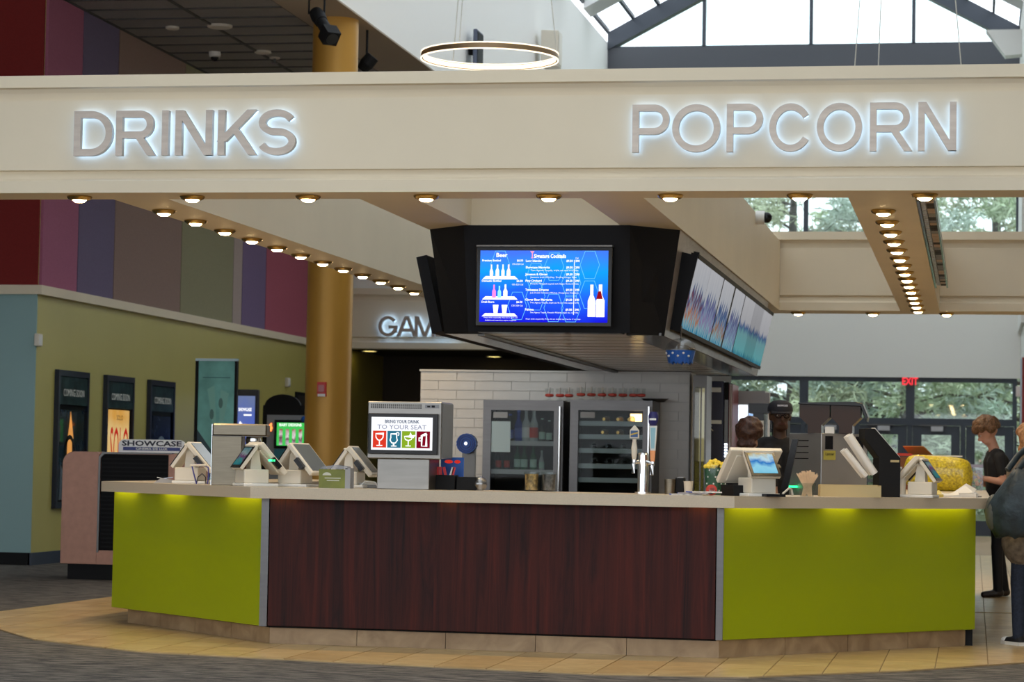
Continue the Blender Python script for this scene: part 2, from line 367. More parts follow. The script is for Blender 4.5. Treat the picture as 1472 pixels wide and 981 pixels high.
# glazed roof: ribs, rafters and skylight panes
RIB = mat('pale_roof_steel', (.62, .62, .62), .5); SKYG = thin_glass('skylight_glass', (.93, .95, .96), .04)
for s in (-1, 1):
    e = AX0 if s < 0 else AX1; L = math.hypot(GC-e, GA-GZ)
    rn = struct('roof_slope_%d' % (1 if s < 0 else 2), MB(), RIB)
    pt = lambda t, y, dz: (e+(GC-e)*t, y, GZ+.32+(GA-GZ)*t+dz)
    def bar(t0, t1, y0, y1, dz0, dz1):
        P = [pt(t0, y0, dz0), pt(t1, y0, dz0), pt(t1, y1, dz0), pt(t0, y1, dz0), pt(t0, y0, dz1), pt(t1, y0, dz1), pt(t1, y1, dz1), pt(t0, y1, dz1)]
        return MB().add(P, [(3,2,1,0),(4,5,6,7),(0,1,5,4),(1,2,6,5),(2,3,7,6),(3,0,4,7)])
    y = YW
    for k in range(14):
        part('roof_band', bar(0, 1, y-3.2, y-2.3, -.12, .12), RIB, rn)
        part('roof_rail', bar(0, 1, y-2.18, y-2.08, -.03, .06), RIB, rn)
        for q in range(8):
            part('skylight_pane', bar(q/8+.006, (q+1)/8-.006, y-2.3, y, .02, .03), SKYG, rn)
            part('glazing_bar', bar(q/8-.006, q/8+.006, y-2.3, y, -.02, .05), GREYST, rn)
        y -= 3.2
struct('wall_atrium_right', MB().box(AX1, AX1+.25, YW-3.5, YW+.3, 3.9, 9.9), WHITE)
struct('ceiling_right_added', MB().box(AX1, 10, 1, YW-3.5, CEIL, CEIL+.3).box(AX1, AX1+.3, 1, YW-3.5, CEIL+.3, 9.6), WHITE)  # unseen ceiling added to keep skylight off the lobby side
struct('wall_right', MB().box(9, 9.3, 1, YW, 0, CEIL), WHITE)
struct('wall_rear_added', MB().box(-22, 9.3, .6, 1, 5.2, 11.9).box(-22, 9.3, .6, 1, 0, .5), WHITE)  # unseen wall added, its opening sized to limit light from behind the camera
struct('wall_side_lobby', MB().box(-22.3, -22, .6, 26.5, 0, CEIL), WHITE)
# ================================================================ column, downlights, signs
GOLD = mat('gold_column_paint', (.52, .27, .045), .38, .25, noise=(.7, .06))
struct('column', MB().cyl((-7.54, 28.32, 0), .272, CEIL, 40), GOLD, smooth=40, label='gold painted round column')
ORD = ['first', 'second', 'third', 'fourth', 'fifth', 'sixth', 'seventh', 'eighth', 'ninth', 'tenth', 'eleventh', 'twelfth', 'thirteenth', 'fourteenth', 'fifteenth', 'sixteenth']
def downlight(x, y, label, group, z=SZ):
    if not hasattr(downlight, 'src'):
        t = thing('soffit_downlight', label, 'downlight', (x, y, z), group=group)
        part('trim_ring', MB().lathe([(.045, 0), (.085, 0), (.088, -.008), (.078, -.022), (.06, -.03), (.05, -.022)], 20), mat('brass_ring', (.55, .38, .14), .25, 1), t, smooth=40)
        part('lens', MB().lathe([(.001, -.046), (.03, -.043), (.046, -.032), (.05, -.02)], 16), WARM, t, 'glowing warm bulb', smooth=60)
        downlight.lamp = bpy.data.lights.new('downlight_lamp', 'SPOT'); ld = downlight.lamp; ld.energy = 24; ld.color = (1, .74, .42); ld.spot_size = math.radians(125); ld.spot_blend = .9; ld.shadow_soft_size = .05
        lo = bpy.data.objects.new('lamp', ld); COL.objects.link(lo); lo.parent = t; lo.location = (0, 0, -.06)
        downlight.src = t
    else:
        t = dup(downlight.src, (x, y, z), label=label); t['group'] = group
    return t
for k in range(12): downlight(-5.83, 17.14+k*.745, '%s downlight from the front in the left soffit row' % ORD[k], 'left soffit downlights')
for k in range(15): downlight(-.632, 17.21+k*.767, '%s downlight from the front in the right soffit row' % ORD[k], 'right soffit downlights')
for k, px in enumerate((117, 280, 447, 617, 793, 967, 1152, 1330)):
    downlight(atZ(px, 283, SZ).x, 16.21, '%s downlight from the left under the front sign beam' % ORD[k], 'front beam downlights')
for k, px in enumerate((1150, 1256, 1361)):
    downlight(atZ(px, 451, SZ).x, 28.5, '%s downlight from the left under the far beam' % ORD[k], 'far beam downlights')

# halo-lit channel letters
def arc(cx, cz, rx, rz, a0, a1, n=14):
    return [(cx+rx*math.cos(math.radians(a0+(a1-a0)*i/n)), cz+rz*math.sin(math.radians(a0+(a1-a0)*i/n))) for i in range(n+1)]
def letter(mb, ch, x0, x1, z0, z1, t, y0, y1):
    h = z1-z0; w_ = x1-x0; u = t/2; ns = [0]
    def S(p, closed=False): ns[0] += 1; return mb.stroke(p, t, y0-.0007*ns[0], y1, closed)
    ST = lambda x: S([(x, z0), (x, z1)])
    def DG(xa, za, xb, zb):      # slanting stroke with level ends
        ns[0] += 1; hw = u*math.hypot(xb-xa, za-zb)/abs(za-zb)
        mb.prism([(xa-hw, za), (xa+hw, za), (xb+hw, zb), (xb-hw, zb)], y0-.0007*ns[0], y1, 'y')
    if ch == 'I': ST((x0+x1)/2)
    elif ch == 'D':
        ST(x0+u); r = h/2-u; m = x1-u-min(r, w_*.62)
        S([(x0+t*.9, z1-u), (m, z1-u)]+arc(m, (z0+z1)/2, x1-u-m, r, 88, -88, 18)+[(m, z0+u), (x0+t*.9, z0+u)])
    elif ch in 'PR':
        ST(x0+u); zb = z0+h*(.44 if ch == 'P' else .46); xr = x1-(u if ch == 'P' else u+w_*.06); r = (z1-u-zb-u)/2+u*.5; cz = (z1-u+zb)/2; rr = (z1-u-zb)/2; m = xr-rr
        S([(x0+t*.9, z1-u), (m, z1-u)]+arc(m, cz, rr, rr, 85, -85, 14)+[(m, zb), (x0+t*.9, zb)])
        if ch == 'R': DG(x0+w_*.52, zb+u*.5, x1-t*.62, z0)
    elif ch == 'N':
        ST(x0+u); ST(x1-u); DG(x0+t*.62, z1, x1-t*.62, z0)
    elif ch == 'K':
        ST(x0+u); DG(x1-t*.80, z1, x0+t*.55, z0+h*.30); DG(x0+w_*.40, z0+h*.60, x1-t*.64, z0)
    elif ch == 'O': S(arc((x0+x1)/2, (z0+z1)/2, w_/2-u, h/2-u, 0, 351, 39), True)
    elif ch == 'C': S(arc((x0+x1)/2, (z0+z1)/2, w_/2-u, h/2-u, 32, 328, 30))
    elif ch == 'G':
        S(arc((x0+x1)/2, (z0+z1)/2, w_/2-u, h/2-u, 36, 345, 30)); S([(x1-u, z0+h*.18), (x1-u, z0+h*.5)]); S([(x1, z0+h*.46), (x0+w_*.55, z0+h*.46)])
    elif ch == 'S':
        cx = (x0+x1)/2; rx = w_/2-u; r1 = h*.25-u*.5
        S(arc(cx, z1-u-r1, rx*.94, r1, 20, 250, 16)+arc(cx, z0+u+r1*1.02, rx, r1*1.05, 70, -160, 16))
    elif ch == 'A':
        c = (x0+x1)/2; DG(c-t*.12, z1, x0+t*.55, z0); DG(c+t*.12, z1, x1-t*.55, z0); S([(x0+w_*.24, z0+h*.32), (x1-w_*.24, z0+h*.32)])
    elif ch == 'M':
        ST(x0+u); ST(x1-u); c = (x0+x1)/2; DG(x0+t*.6, z1, c, z0); DG(x1-t*.6, z1, c, z0)
    elif ch == 'E':
        ST(x0+u)
        for z in (z1-u, (z0+z1)/2+u*.2, z0+u): S([(x0, z), (x1, z)])
    return mb
LETM = mat('brushed_nickel_letter', (.43, .375, .33), .38, .9, noise=(5, .10), stretch=(1, 1, 5)); HALO = glow('led_halo', (.36, .60, 1), 4.2)
def sign(name, label, spec, Y, t, z0, z1, dep, gap):
    c = atY(sum(s[1]+s[2] for s in spec)/2/len(spec), 200, Y)
    th = thing(name, label, 'sign', (c.x, Y, z0))
    for ch, p0, p1 in spec:
        xa, xb = atY(p0, 190 if Y < 20 else 470, Y).x-c.x, atY(p1, 190 if Y < 20 else 470, Y).x-c.x
        o = part('letter', letter(MB(), ch, xa, xb, 0, z1-z0, t, -dep-gap, -gap), LETM, th, 'brushed metal letter %s' % ch)
        part('halo_light', letter(MB(), ch, xa+t*.12, xb-t*.12, t*.12, z1-z0-t*.12, t*.72, -gap-.004, -gap*.45), HALO, o, 'blue-white backlight')
    return th
sign('drinks_sign', 'brushed metal DRINKS sign with a blue-white halo on the beam', (('D', 112, 167), ('R', 172, 229), ('I', 236, 249), ('N', 257, 310), ('K', 318, 374), ('S', 375, 429)), YB0+.012, .047, atY(250, 225, YB0).z, atY(250, 160.5, YB0).z, .045, .032)
sign('popcorn_sign', 'brushed metal POPCORN sign with a blue-white halo on the beam', (('P', 911, 964), ('O', 968, 1037), ('P', 1046, 1098), ('C', 1107, 1168), ('O', 1175, 1240), ('R', 1251, 1312), ('N', 1320, 1375)), YB0+.012, .043, atY(1140, 219.5, YB0).z, atY(1140, 150.5, YB0).z, .045, .032)
sign('games_sign', 'brushed metal GAMES sign on the far dark hall beam', (('G', 546, 573), ('A', 572, 601), ('M', 598, 627), ('E', 628, 645), ('S', 641, 660)), 38.5+.012, .052, 3.24, 3.57, .06, .05)

# ================================================================ concession counter
XL, XR, XLE, XRE = atY(359.8, 708, 15.78).x, atY(1055.6, 723, 15.78).x, atY(144.3, 700, 17.4).x, atY(1424.4, 722, 17.72).x
TOPZ, TOPB = 1.06, .985
YE, YR = 22.6, 25.3
LIME = mat('lime_glass_panel', (.33, .40, .004), .3, coat=.05, spec=.3, noise=(.8, .03)); MAHOG = wood_mat('mahogany_laminate', (.014, .0065, .0075), (.080, .014, .010), .5, (11, 11, .5))
STONETOP = mat('beige_solid_surface', (.60, .50, .37), .3, noise=(180, .05))
ct = solo('countertop', MB().prism([(XLE, YE), (XLE, 17.42), (XL, 15.78), (XR, 15.78), (XRE, 17.72), (XRE, YR), (XRE-.78, YR), (XRE-.78, 18.02), (XR-.34, 16.56), (XL+.34, 16.56), (XLE+.78, 17.75), (XLE+.78, YE)], TOPB+.045, TOPZ), STONETOP, 'beige solid surface worktop wrapping around the concession island', 'countertop')
OUT = [(XLE, YE), (XLE, 17.42), (XL, 15.78), (XR, 15.78), (XRE, 17.72), (XRE, YR)]
INN = [(XLE+.03, YE), (XLE+.03, 17.433), (XL+.0125, 15.81), (XR-.0135, 15.81), (XRE-.03, 17.731), (XRE-.03, YR)]
part('edge_lip', MB().prism(OUT+INN[::-1], TOPB, TOPB+.045), STONETOP, ct)
cb = thing('concession_counter', 'concession island front with lime panels beside a dark mahogany panel', 'counter', ((XL+XR)/2, 16.2, 0))
O = cb.location
PC = [(-6.27, 17.46), (-4.655, 15.93), (-1.605, 15.93), (.018, 17.82)]     # panel line
def seg(a, b, s0, s1, th, z0, z1, off=0):
    """slab along a->b between s0 and s1 metres, outer face on the line (pushed out by off)"""
    a, b = Vector((*a, 0)), Vector((*b, 0)); d = (b-a).normalized(); n = Vector((d.y, -d.x, 0)); p0, p1 = a+d*s0+n*off-O, a+d*s1+n*off-O
    return MB().prism([(p0.x, p0.y), (p1.x, p1.y), (p1.x-n.x*th, p1.y-n.y*th), (p0.x-n.x*th, p0.y-n.y*th)], z0, z1)
dist = lambda a, b: math.hypot(a[0]-b[0], a[1]-b[1])
L0, L1, L2 = (dist(PC[i], PC[i+1]) for i in range(3))
part('lime_panel', seg(PC[0], PC[1], 0, L0-.03, .03, .13, TOPB+.04), LIME, cb, 'lime green gloss panel on the left', bevel=.003)
part('mahogany_panel', seg(PC[1], PC[2], .03, L1-.03, .03, .135, TOPB+.04), MAHOG, cb, 'dark mahogany panel', bevel=.002)
part('lime_panel', seg(PC[2], PC[3], .03, L2, .03, .13, TOPB+.04), LIME, cb, 'lime green gloss panel on the right', bevel=.003)
part('metal_post', seg(PC[1], PC[2], -.03, .022, .05, .13, TOPB+.04, -.006), ALU, cb); part('metal_post', seg(PC[1], PC[2], L1-.024, L1+.02, .05, .13, TOPB+.04, -.006), ALU, cb)
part('carcass', MB().prism([(p[0]-O.x, p[1]-O.y) for p in [(-6.22, YE), (-6.22, 17.52), (-4.63, 15.99), (-1.63, 15.99), (-.03, 17.88), (-.03, YR), (-.6, YR), (-.6, 18.1), (-1.9, 16.6), (-4.35, 16.6), (-5.62, 17.8), (-5.62, YE)]], .12, TOPB+.043), BLACK, cb)
KC = [(-6.18, 17.57), (-4.635, 16.02), (-1.61, 15.99), (-.05, 17.83)]
for i in range(3):
    Lk = dist(KC[i], KC[i+1]); n = max(1, round(Lk/.6))
    for j in range(n): part('skirting_tile', seg(KC[i], KC[i+1], Lk*j/n+.002, Lk*(j+1)/n-.002, .03, .012, .125), KICKM, cb)
part('skirting_end', MB().box(-6.18-O.x, -6.14-O.x, 17.6-O.y, YE-O.y, .012, .125), BLACK, cb); part('skirting_end', MB().box(-.05-O.x, .0-O.x, 17.86-O.y, YR-O.y, .012, .125), BLACK, cb)
PUCK = glow('under_counter_led', (1, .80, .26), 7)
def led_bars(i, ss):
    for s0, s1 in ss: part('under_counter_light', seg(PC[i], PC[i+1], s0, s1, .018, TOPB+.02, TOPB+.04, .055), PUCK, cb)
led_bars(0, ((.03, .36), (.8, 1.1), (1.72, 2.16))); led_bars(1, ((.03, .2), (1.2, 1.3), (2.84, 3.0))); led_bars(2, ((.07, .45), (.95, 1.25), (1.75, 2.4)))

# ================================================================ menu canopy hung under the soffit beams
CANB = mat('black_canopy_panel', (.007, .007, .009), .6, spec=.2)
LAMI = wood_mat('grey_brown_laminate', (.15, .12, .105), (.26, .22, .20), .35, (3, 3, 12))
cn = thing('menu_canopy', 'black faceted menu canopy hanging over the bar from the soffit beams', 'canopy', (-3.19, 18.3, 2.24))
O = Vector((-3.19, 18.3, 2.24))
TPO = [(-3.83, 18.28), (-2.555, 18.28), (-2.22, 18.66), (-2.22, 26.9), (-4.165, 26.9), (-4.165, 18.6)]
BPO = [(-3.79, 18.33), (-2.55, 18.33), (-2.335, 18.70), (-2.335, 26.9), (-4.045, 26.9), (-4.045, 18.66)]
def facet(i, j, th=.03):
    a, b, c, d = (Vector((*BPO[i], 2.24)), Vector((*BPO[j], 2.24)), Vector((*TPO[j], SZ)), Vector((*TPO[i], SZ)))
    n = (b-a).cross(d-a).normalized()*th; P = [p-O for p in (a, b, c, d)]+[p-O-n for p in (a, b, c, d)]
    return MB().add(P, [(3,2,1,0),(4,5,6,7),(0,1,5,4),(1,2,6,5),(2,3,7,6),(3,0,4,7)])
part('front_panel', facet(0, 1), CANB, cn); part('corner_panel', facet(1, 2), CANB, cn); part('corner_panel', facet(5, 0), CANB, cn)
part('side_panel', facet(2, 3), LAMI, cn, 'grey brown laminate side'); part('side_panel', facet(4, 5), LAMI, cn, 'grey brown laminate side'); part('rear_panel', facet(3, 4), CANB, cn)
GLB = mat('polished_dark_underside', (.05, .045, .042), .16)
x0, x1 = -3.72-O.x, -2.62-O.x
part('underside_border', MB().box(-4.03-O.x, x0, .34, 8.58, .0, .02).box(x1, -2.35-O.x, .34, 8.58, .0, .02).box(x0, x1, .04, .24, 0, .02), GLB, cn, 'polished dark border under the canopy')
SLAT = mat('white_slat', (.93, .92, .90), .14)
for k in range(16):
    y = .25+k*.52; part('ceiling_slat', MB().box(x0+.005, x1-.005, y, y+.505, .008, .03), SLAT, cn); part('slat_joint', MB().box(x0+.005, x1-.005, y+.505, y+.52, .0045, .03), mat('joint_grey', (.26, .25, .24), .6), cn)
part('slat_backing', MB().box(x0, x1, .24, 8.58, .035, .05), BLACK, cn)
part('stainless_edge', MB().box(x0-.05, x0, .3, 8.58, -.015, .0), DSTEEL, cn)

# front display
# ---------------------------------------------------------------- displays on the canopy
def grad_screen(name, stops, strength, axis='z', lo=0., hi=1., noise=0., nscale=6., stretch=(1, 1, 1)):
    """a lit display picture: colour bands along one local axis, broken up by noise"""
    m = bpy.data.materials.new(name); m.use_nodes = True; nt = m.node_tree; nt.nodes.clear()
    tc = nt.nodes.new('ShaderNodeTexCoord'); sp = nt.nodes.new('ShaderNodeSeparateXYZ'); nt.links.new(tc.outputs['Object'], sp.inputs[0])
    mr = nt.nodes.new('ShaderNodeMapRange'); mr.inputs[1].default_value = lo; mr.inputs[2].default_value = hi; nt.links.new(sp.outputs['XYZ'.index(axis.upper())], mr.inputs[0]); val = mr.outputs[0]
    if noise:
        mp = nt.nodes.new('ShaderNodeMapping'); mp.inputs['Scale'].default_value = stretch; nt.links.new(tc.outputs['Object'], mp.inputs[0])
        n = nt.nodes.new('ShaderNodeTexNoise'); n.inputs['Scale'].default_value = nscale; nt.links.new(mp.outputs[0], n.inputs[0])
        a = nt.nodes.new('ShaderNodeMath'); a.operation = 'MULTIPLY_ADD'; a.inputs[1].default_value = noise; nt.links.new(n.outputs[0], a.inputs[0]); nt.links.new(val, a.inputs[2])
        c = nt.nodes.new('ShaderNodeMath'); c.operation = 'SUBTRACT'; c.inputs[1].default_value = noise/2; nt.links.new(a.outputs[0], c.inputs[0]); val = c.outputs[0]
    r = nt.nodes.new('ShaderNodeValToRGB'); e = r.color_ramp.elements
    while len(e) < len(stops): e.new(.5)
    for k, (p, c) in enumerate(stops): e[k].position = p; e[k].color = (*lin(c), 1)
    nt.links.new(val, r.inputs[0])
    em = nt.nodes.new('ShaderNodeEmission'); em.inputs[1].default_value = strength; nt.links.new(r.outputs[0], em.inputs[0])
    o = nt.nodes.new('ShaderNodeOutputMaterial'); nt.links.new(em.outputs[0], o.inputs[0]); MATS[name] = m; return m
INKW = glow('screen_white', (1, 1, 1), 1.3); INKC = glow('screen_cyan', (.16, .62, 1), 1.15)
pa, pb = atY(690, 360, 18.2), atY(872.5, 464, 18.2)
DW, DH = pb.x-pa.x, pa.z-pb.z
ds = thing('menu_display', 'lit blue drinks menu display showing beer and signature cocktails', 'display', (pa.x, 18.22, pb.z))
part('bezel', MB().box(-.03, DW+.03, 0, .055, -.03, DH+.03), GBLACK, ds, bevel=.004); part('mount_rail', MB().box(-.03, DW+.03, -.012, .06, DH+.03, DH+.042), DSTEEL, ds)
scr = part('screen', MB().box(0, DW, -.002, .0, 0, DH), grad_screen('menu_blue', ((0, (26, 20, 225)), (.45, (35, 105, 255)), (.72, (20, 160, 250)), (1, (70, 120, 255))), 1.1, 'z', 0, DH, .55, 2.2), ds)
SX = lambda x: (x-75)/1335*DW
SV = lambda y: (830-y)/748*DH
tx = MB()
tx.text('Beer', .045, SX(300), SV(150), -.004, bold=.001); tx.text('Signature Cocktails', .040, SX(805), SV(158), -.004, width=.245, bold=.0012)
for y, s in ((196, 'Premium Bottled'), (410, 'Domestic Bottled'), (630, 'Draft Beers')): tx.text(s, .021, SX(95), SV(y), -.004, 'LEFT', bold=.0006); tx.text('$6.50', .021, SX(525), SV(y), -.004, 'RIGHT', bold=.0006); tx.text('150-320 Cal', .018, SX(530), SV(y+36), -.004, 'RIGHT')
for y, s, d in ((200, 'Long Islander', ''), (268, 'Showcase Margarita', 'Two Agaves Tequila, triple sec and sour mix'), (340, 'Jameson & Ginger', 'Jameson Irish Whiskey, Gosling Ginger Beer'), (408, 'Piny Orchard', 'Pinnacle Whipped topped with Angry Orchard Cider'),
             (502, 'Tennessee Dreams', 'Jack Daniels Tennessee Whiskey, Orange Juice, Cranberry'), (605, 'Ginger Beer Margarita', 'Two Agaves Tequila, triple sec & sour mix topped with'), (708, 'Paloma', 'Two Agaves Tequila, Pinnacle Whiskey, triple sec, sour mix')):
    tx.text(s, .023, SX(553), SV(y), -.004, 'LEFT', bold=.0007); tx.text('$9.50', .022, SX(1043), SV(y), -.004, 'RIGHT', bold=.0007); tx.text('290', .022, SX(1070), SV(y), -.004, 'LEFT', bold=.0007)
    if d: tx.text(d, .0165, SX(605), SV(y+28), -.004, 'LEFT', width=min(.37, .0085*len(d)))
tx.text('Cal', .017, SX(1070), SV(168), -.004, 'LEFT'); tx.text('Please drink responsibly. Prices do not include tax. Must be 21 or older.', .013, SX(850), SV(802), -.004, width=.42); tx.text('Please drink responsibly. Must be 21 years old.', .013, SX(300), SV(790), -.004, width=.26); tx.text('Additional nutrition upon request', .013, SX(300), SV(818), -.004, width=.24)
part('screen_text', tx, INKW, scr, 'white menu lettering')
hx = MB()
for cx, cy in ((285, 230), (660, 360), (850, 250), (660, 560), (850, 680), (1220, 230), (1030, 420), (1220, 540), (470, 660), (1030, 690)):
    hx.stroke([(SX(cx+100*math.cos(a*math.pi/3)), min(DH-.004, max(.004, SV(cy+165*math.sin(a*math.pi/3))))) for a in range(6)], .0032, -.0028, -.002, True)
part('hexagon_lines', hx, INKC, scr); part('price_divider', MB().box(SX(1056), SX(1062), -.0035, -.002, SV(750), SV(180)), INKW, scr)
def bottle_shape(cx, y0, y1, hw):
    h = y0-y1; return [(SX(cx-hw), SV(y0)), (SX(cx+hw), SV(y0)), (SX(cx+hw), SV(y0-h*.5)), (SX(cx+hw*.4), SV(y0-h*.68)), (SX(cx+hw*.4), SV(y1)), (SX(cx-hw*.4), SV(y1)), (SX(cx-hw*.4), SV(y0-h*.68)), (SX(cx-hw), SV(y0-h*.5))]
for y in (372, 584, 760): part('shelf_graphic', MB().prism([(SX(100), SV(y+12)), (SX(475), SV(y+12)), (SX(440), SV(y-22)), (SX(135), SV(y-22))], -.0032, -.002, 'y'), INKW, scr)
for cx, y0, y1, hw, c in ((195, 362, 230, 17, (1, .85, .8)), (258, 352, 230, 19, (1, 1, 1)), (316, 360, 228, 17, (.9, 1, 1)), (375, 362, 228, 20, (1, .8, .78)), (226, 576, 440, 19, (1, .25, .7)), (282, 576, 452, 18, (.3, .85, 1)), (345, 576, 436, 22, (1, 1, 1)), (1245, 770, 436, 40, (1, 1, 1)), (1335, 772, 434, 44, (1, .95, .9))):
    part('bottle_graphic', MB().prism(bottle_shape(cx, y0, y1, hw), -.0045, -.003, 'y'), glow('g%d%d' % (cx, y0), c, 1.25), scr)
part('wine_neck_graphic', MB().prism([(SX(1292), SV(585)), (SX(1358), SV(585)), (SX(1340), SV(505)), (SX(1312), SV(505))], -.006, -.005, 'y'), glow('wine_red', (.32, .005, .015), 1), scr)
for cx in (246, 338): part('glass_graphic', MB().prism([(SX(cx-20), SV(740)), (SX(cx+20), SV(740)), (SX(cx+30), SV(650)), (SX(cx-30), SV(650))], -.0045, -.003, 'y'), INKW, scr)
part('cocktail_graphic', MB().prism([(SX(598), SV(88)), (SX(642), SV(88)), (SX(624), SV(112)), (SX(624), SV(150)), (SX(634), SV(162)), (SX(606), SV(162)), (SX(616), SV(150)), (SX(616), SV(112))], -.0045, -.003, 'y'), glow('pinkish', (1, .35, .5), 1.2), scr)

# side menu boards: seven tilted landscape screens
MS = [(0, (40, 120, 150)), (.12, (110, 180, 185)), (.40, (120, 170, 175)), (.50, (80, 105, 150)), (.58, (190, 190, 195)), (1, (205, 205, 208))]  # pale upper stops imitate the off-axis reflection, painted into the picture
th = math.atan2(.127, .55)
y0 = 19.0; SWD = 1.035
for k in range(7):
    col = [(a, tuple(int(c0*(1-.10*(k % 2))+ (25 if (k < 3 and j in (1, 2) and q == 0) else 0)) for q, c0 in enumerate(c))) for j, (a, c) in enumerate(MS)]
    if k < 4: col = [(0, (60, 140, 175)), (.14, (150, 190, 200)), (.24, ((190, 120, 80), (150, 130, 175), (165, 115, 85), (120, 130, 170))[k]), (.34, (140, 165, 190)), (.44, ((120, 60, 75), (125, 115, 165), (70, 90, 140), (110, 105, 150))[k]), (.52, (90, 110, 150)), (.60, (195, 198, 205)), (1, (208, 208, 212))]
    t = thing('menu_board', '%s menu board from the front on the right side of the canopy' % ORD[k], 'display', (-2.247, y0+k*SWD, 2.31), group='side menu boards')
    G = Matrix.Rotation(th, 4, 'Y')      # lean the top outwards
    gap = .075 if k in (2, 3) else .02
    part('housing', MB(G).box(-.06, -.004, .0, SWD, -.02, .60), BLACK, t); part('screen', MB(G).box(-.004, .0, gap, SWD-gap, .012, .565), grad_screen('board_%d' % k, col, .62, 'z', .0, .57, (.75 if k < 4 else .34), (3.2 if k < 4 else 2.2), (1, 3.5 if k < 4 else 2.2, .6 if k < 4 else .25)), t, 'menu picture with painted pale reflection')
    part('bezel', MB(G).box(-.002, .006, 0, SWD, -.02, .012), BLACK, t); part('bezel', MB(G).box(-.002, .006, 0, SWD, .565, .60), BLACK, t)
for k in range(2):
    t = thing('menu_board', ('nearer' if k == 0 else 'farther')+' black menu board on the left side of the canopy seen edge on', 'display', (-4.10, y0+k*3.6, 2.31), group='left menu boards')
    part('housing', MB(Matrix.Rotation(-th, 4, 'Y')).box(-.13, -.045, 0, 3.58, -.02, .60), CANB, t); part('screen', MB(Matrix.Rotation(-th, 4, 'Y')).box(-.134, -.13, .02, 3.56, .01, .57), MATS['board_5'], t)
t = thing('board_end_cap', 'black end cap closing the right menu boards towards the lobby', 'end cap', (-2.247, 18.97, 2.31)); G = Matrix.Rotation(th, 4, 'Y')
part('plate', MB(G).box(-.14, .0, 0, .028, -.02, .585), CANB, t); part('bracket', MB(G).box(-.04, .005, .0, .02, .585, .612), CANB, t)

# ---------------------------------------------------------------- tiled back bar
TWY, TX0, TX1, TTZ = 25.9, -5.87, -2.955, 2.22
WT = mat('white_glazed_tile', (.70, .67, .63), .22, noise=(3, .04))
tw = struct('wall_backbar', MB().box(TX0, TX1, TWY+.008, TWY+.5, 0, TTZ), mat('white_grout', (.62, .60, .57), .8))
tme = {}
rows = 13; rh = .1; z = TTZ
for r in range(rows):
    z -= rh; x = TX0-(.2 if r % 2 else 0)
    while x < TX1:
        a, b = max(x, TX0), min(x+.4, TX1); x += .4
        if b-a < .03: continue
        k = round(b-a, 3)
        if k not in tme: tme[k] = MB().box(.003, k-.003, 0, .012, .003, rh-.003).mesh('wall_tile')
        link('wall_tile', tme[k], WT, tw, (a, TWY-.004, z))
for r in range(4):
    k = 'e'
    pass
part('capping', MB().box(TX0-.01, TX1+.01, TWY-.015, TWY+.5, TTZ, TTZ+.02), WT, tw)

# glass-door refrigerators
FRY = 25.2
def fridge(px0, px1, pt, label, handle_px):
    a, b = atY(px0, pt, FRY), atY(px1, pt, FRY); W_, Z1 = b.x-a.x, a.z
    t = thing('bar_refrigerator', label, 'refrigerator', (a.x, FRY, 0), group='bar refrigerators')
    body = MB().box(0, W_, .06, .62, .1, .12).box(0, W_, .60, .62, .12, Z1).box(0, .02, .06, .6, .12, Z1).box(W_-.02, W_, .06, .6, .12, Z1).box(.02, W_-.02, .06, .6, Z1-.03, Z1)
    part('cabinet', body, DSTEEL, t); part('liner', MB().box(.021, W_-.021, .585, .599, .12, Z1-.03), BLACK, t)
    part('plinth', MB().box(.02, W_-.02, .1, .6, .007, .1), BLACK, t)
    fr = .085; d = part('door', MB().box(0, W_, 0, .05, Z1-.105, Z1).box(0, fr, 0, .05, .12, Z1-.105).box(W_-fr*1.15, W_, 0, .05, .12, Z1-.105).box(fr, W_-fr*1.15, 0, .05, .12, .22), ALU, t, 'brushed steel door frame')
    part('glass', MB().box(fr, W_-fr*1.15, .02, .028, .22, Z1-.105), thin_glass('fridge_glass', (.84, .88, .88), .008), d)
    h = atY(handle_px, 620, FRY).x-a.x
    part('handle', MB().cyl((h, -.05, .35), .014, Z1-.35-.06, 12).box(h-.01, h+.01, -.05, 0, .5, .53).box(h-.01, h+.01, -.05, 0, Z1-.16, Z1-.13), CHROME, d)
    part('maker_badge', MB().box(fr+.02, fr+.17, .016, .0195, Z1-.185, Z1-.125).text('Perlick', .05, fr+.095, Z1-.17, .012), mat('badge_grey', (.45, .45, .45), .4), d)
    return t, a.x, W_, Z1
def shelf(t, W_, z, m, depth=.5): part('shelf', MB().box(.025, W_-.025, .08, .08+depth, z-.012, z).box(.025, W_-.025, .07, .085, z-.03, z+.02), m, t)
f1, fx1, fw1, fz1 = fridge(695, 810, 575, 'glass-door bar refrigerator of upright bottles, left of the two', 805)
f2, fx2, fw2, fz2 = fridge(820, 938, 575, 'glass-door wine refrigerator of lying bottles, right of the two', 933)
shz = [atY(750, y, FRY+.2).z for y in (637, 678)]
for z in shz: shelf(f1, fw1, z, GPLAST)
shelf(f1, fw1, .82, GPLAST)
for y in (609, 628, 648, 670, 690): shelf(f2, fw2, atY(880, y, FRY+.2).z, mat('shelf_steel', (.30, .33, .34), .4, .3))
part('added_interior_glow', MB().box(fw2-.27, fw2-.15, .3, .32, fz2-.24, fz2-.13), glow('fridge_reflection_glow', (1, .62, .25), 5), f2, 'warm square reflection as a glowing panel')  # square reflection on the glass, made as an added glowing panel
part('added_interior_glow', MB().box(.1, fw1-.1, .25, .3, fz1-.045, fz1-.035), glow('fridge_fill_glow_cool', (.8, .9, 1), 2.5), f1)  # cool glow added only to brighten the left interior
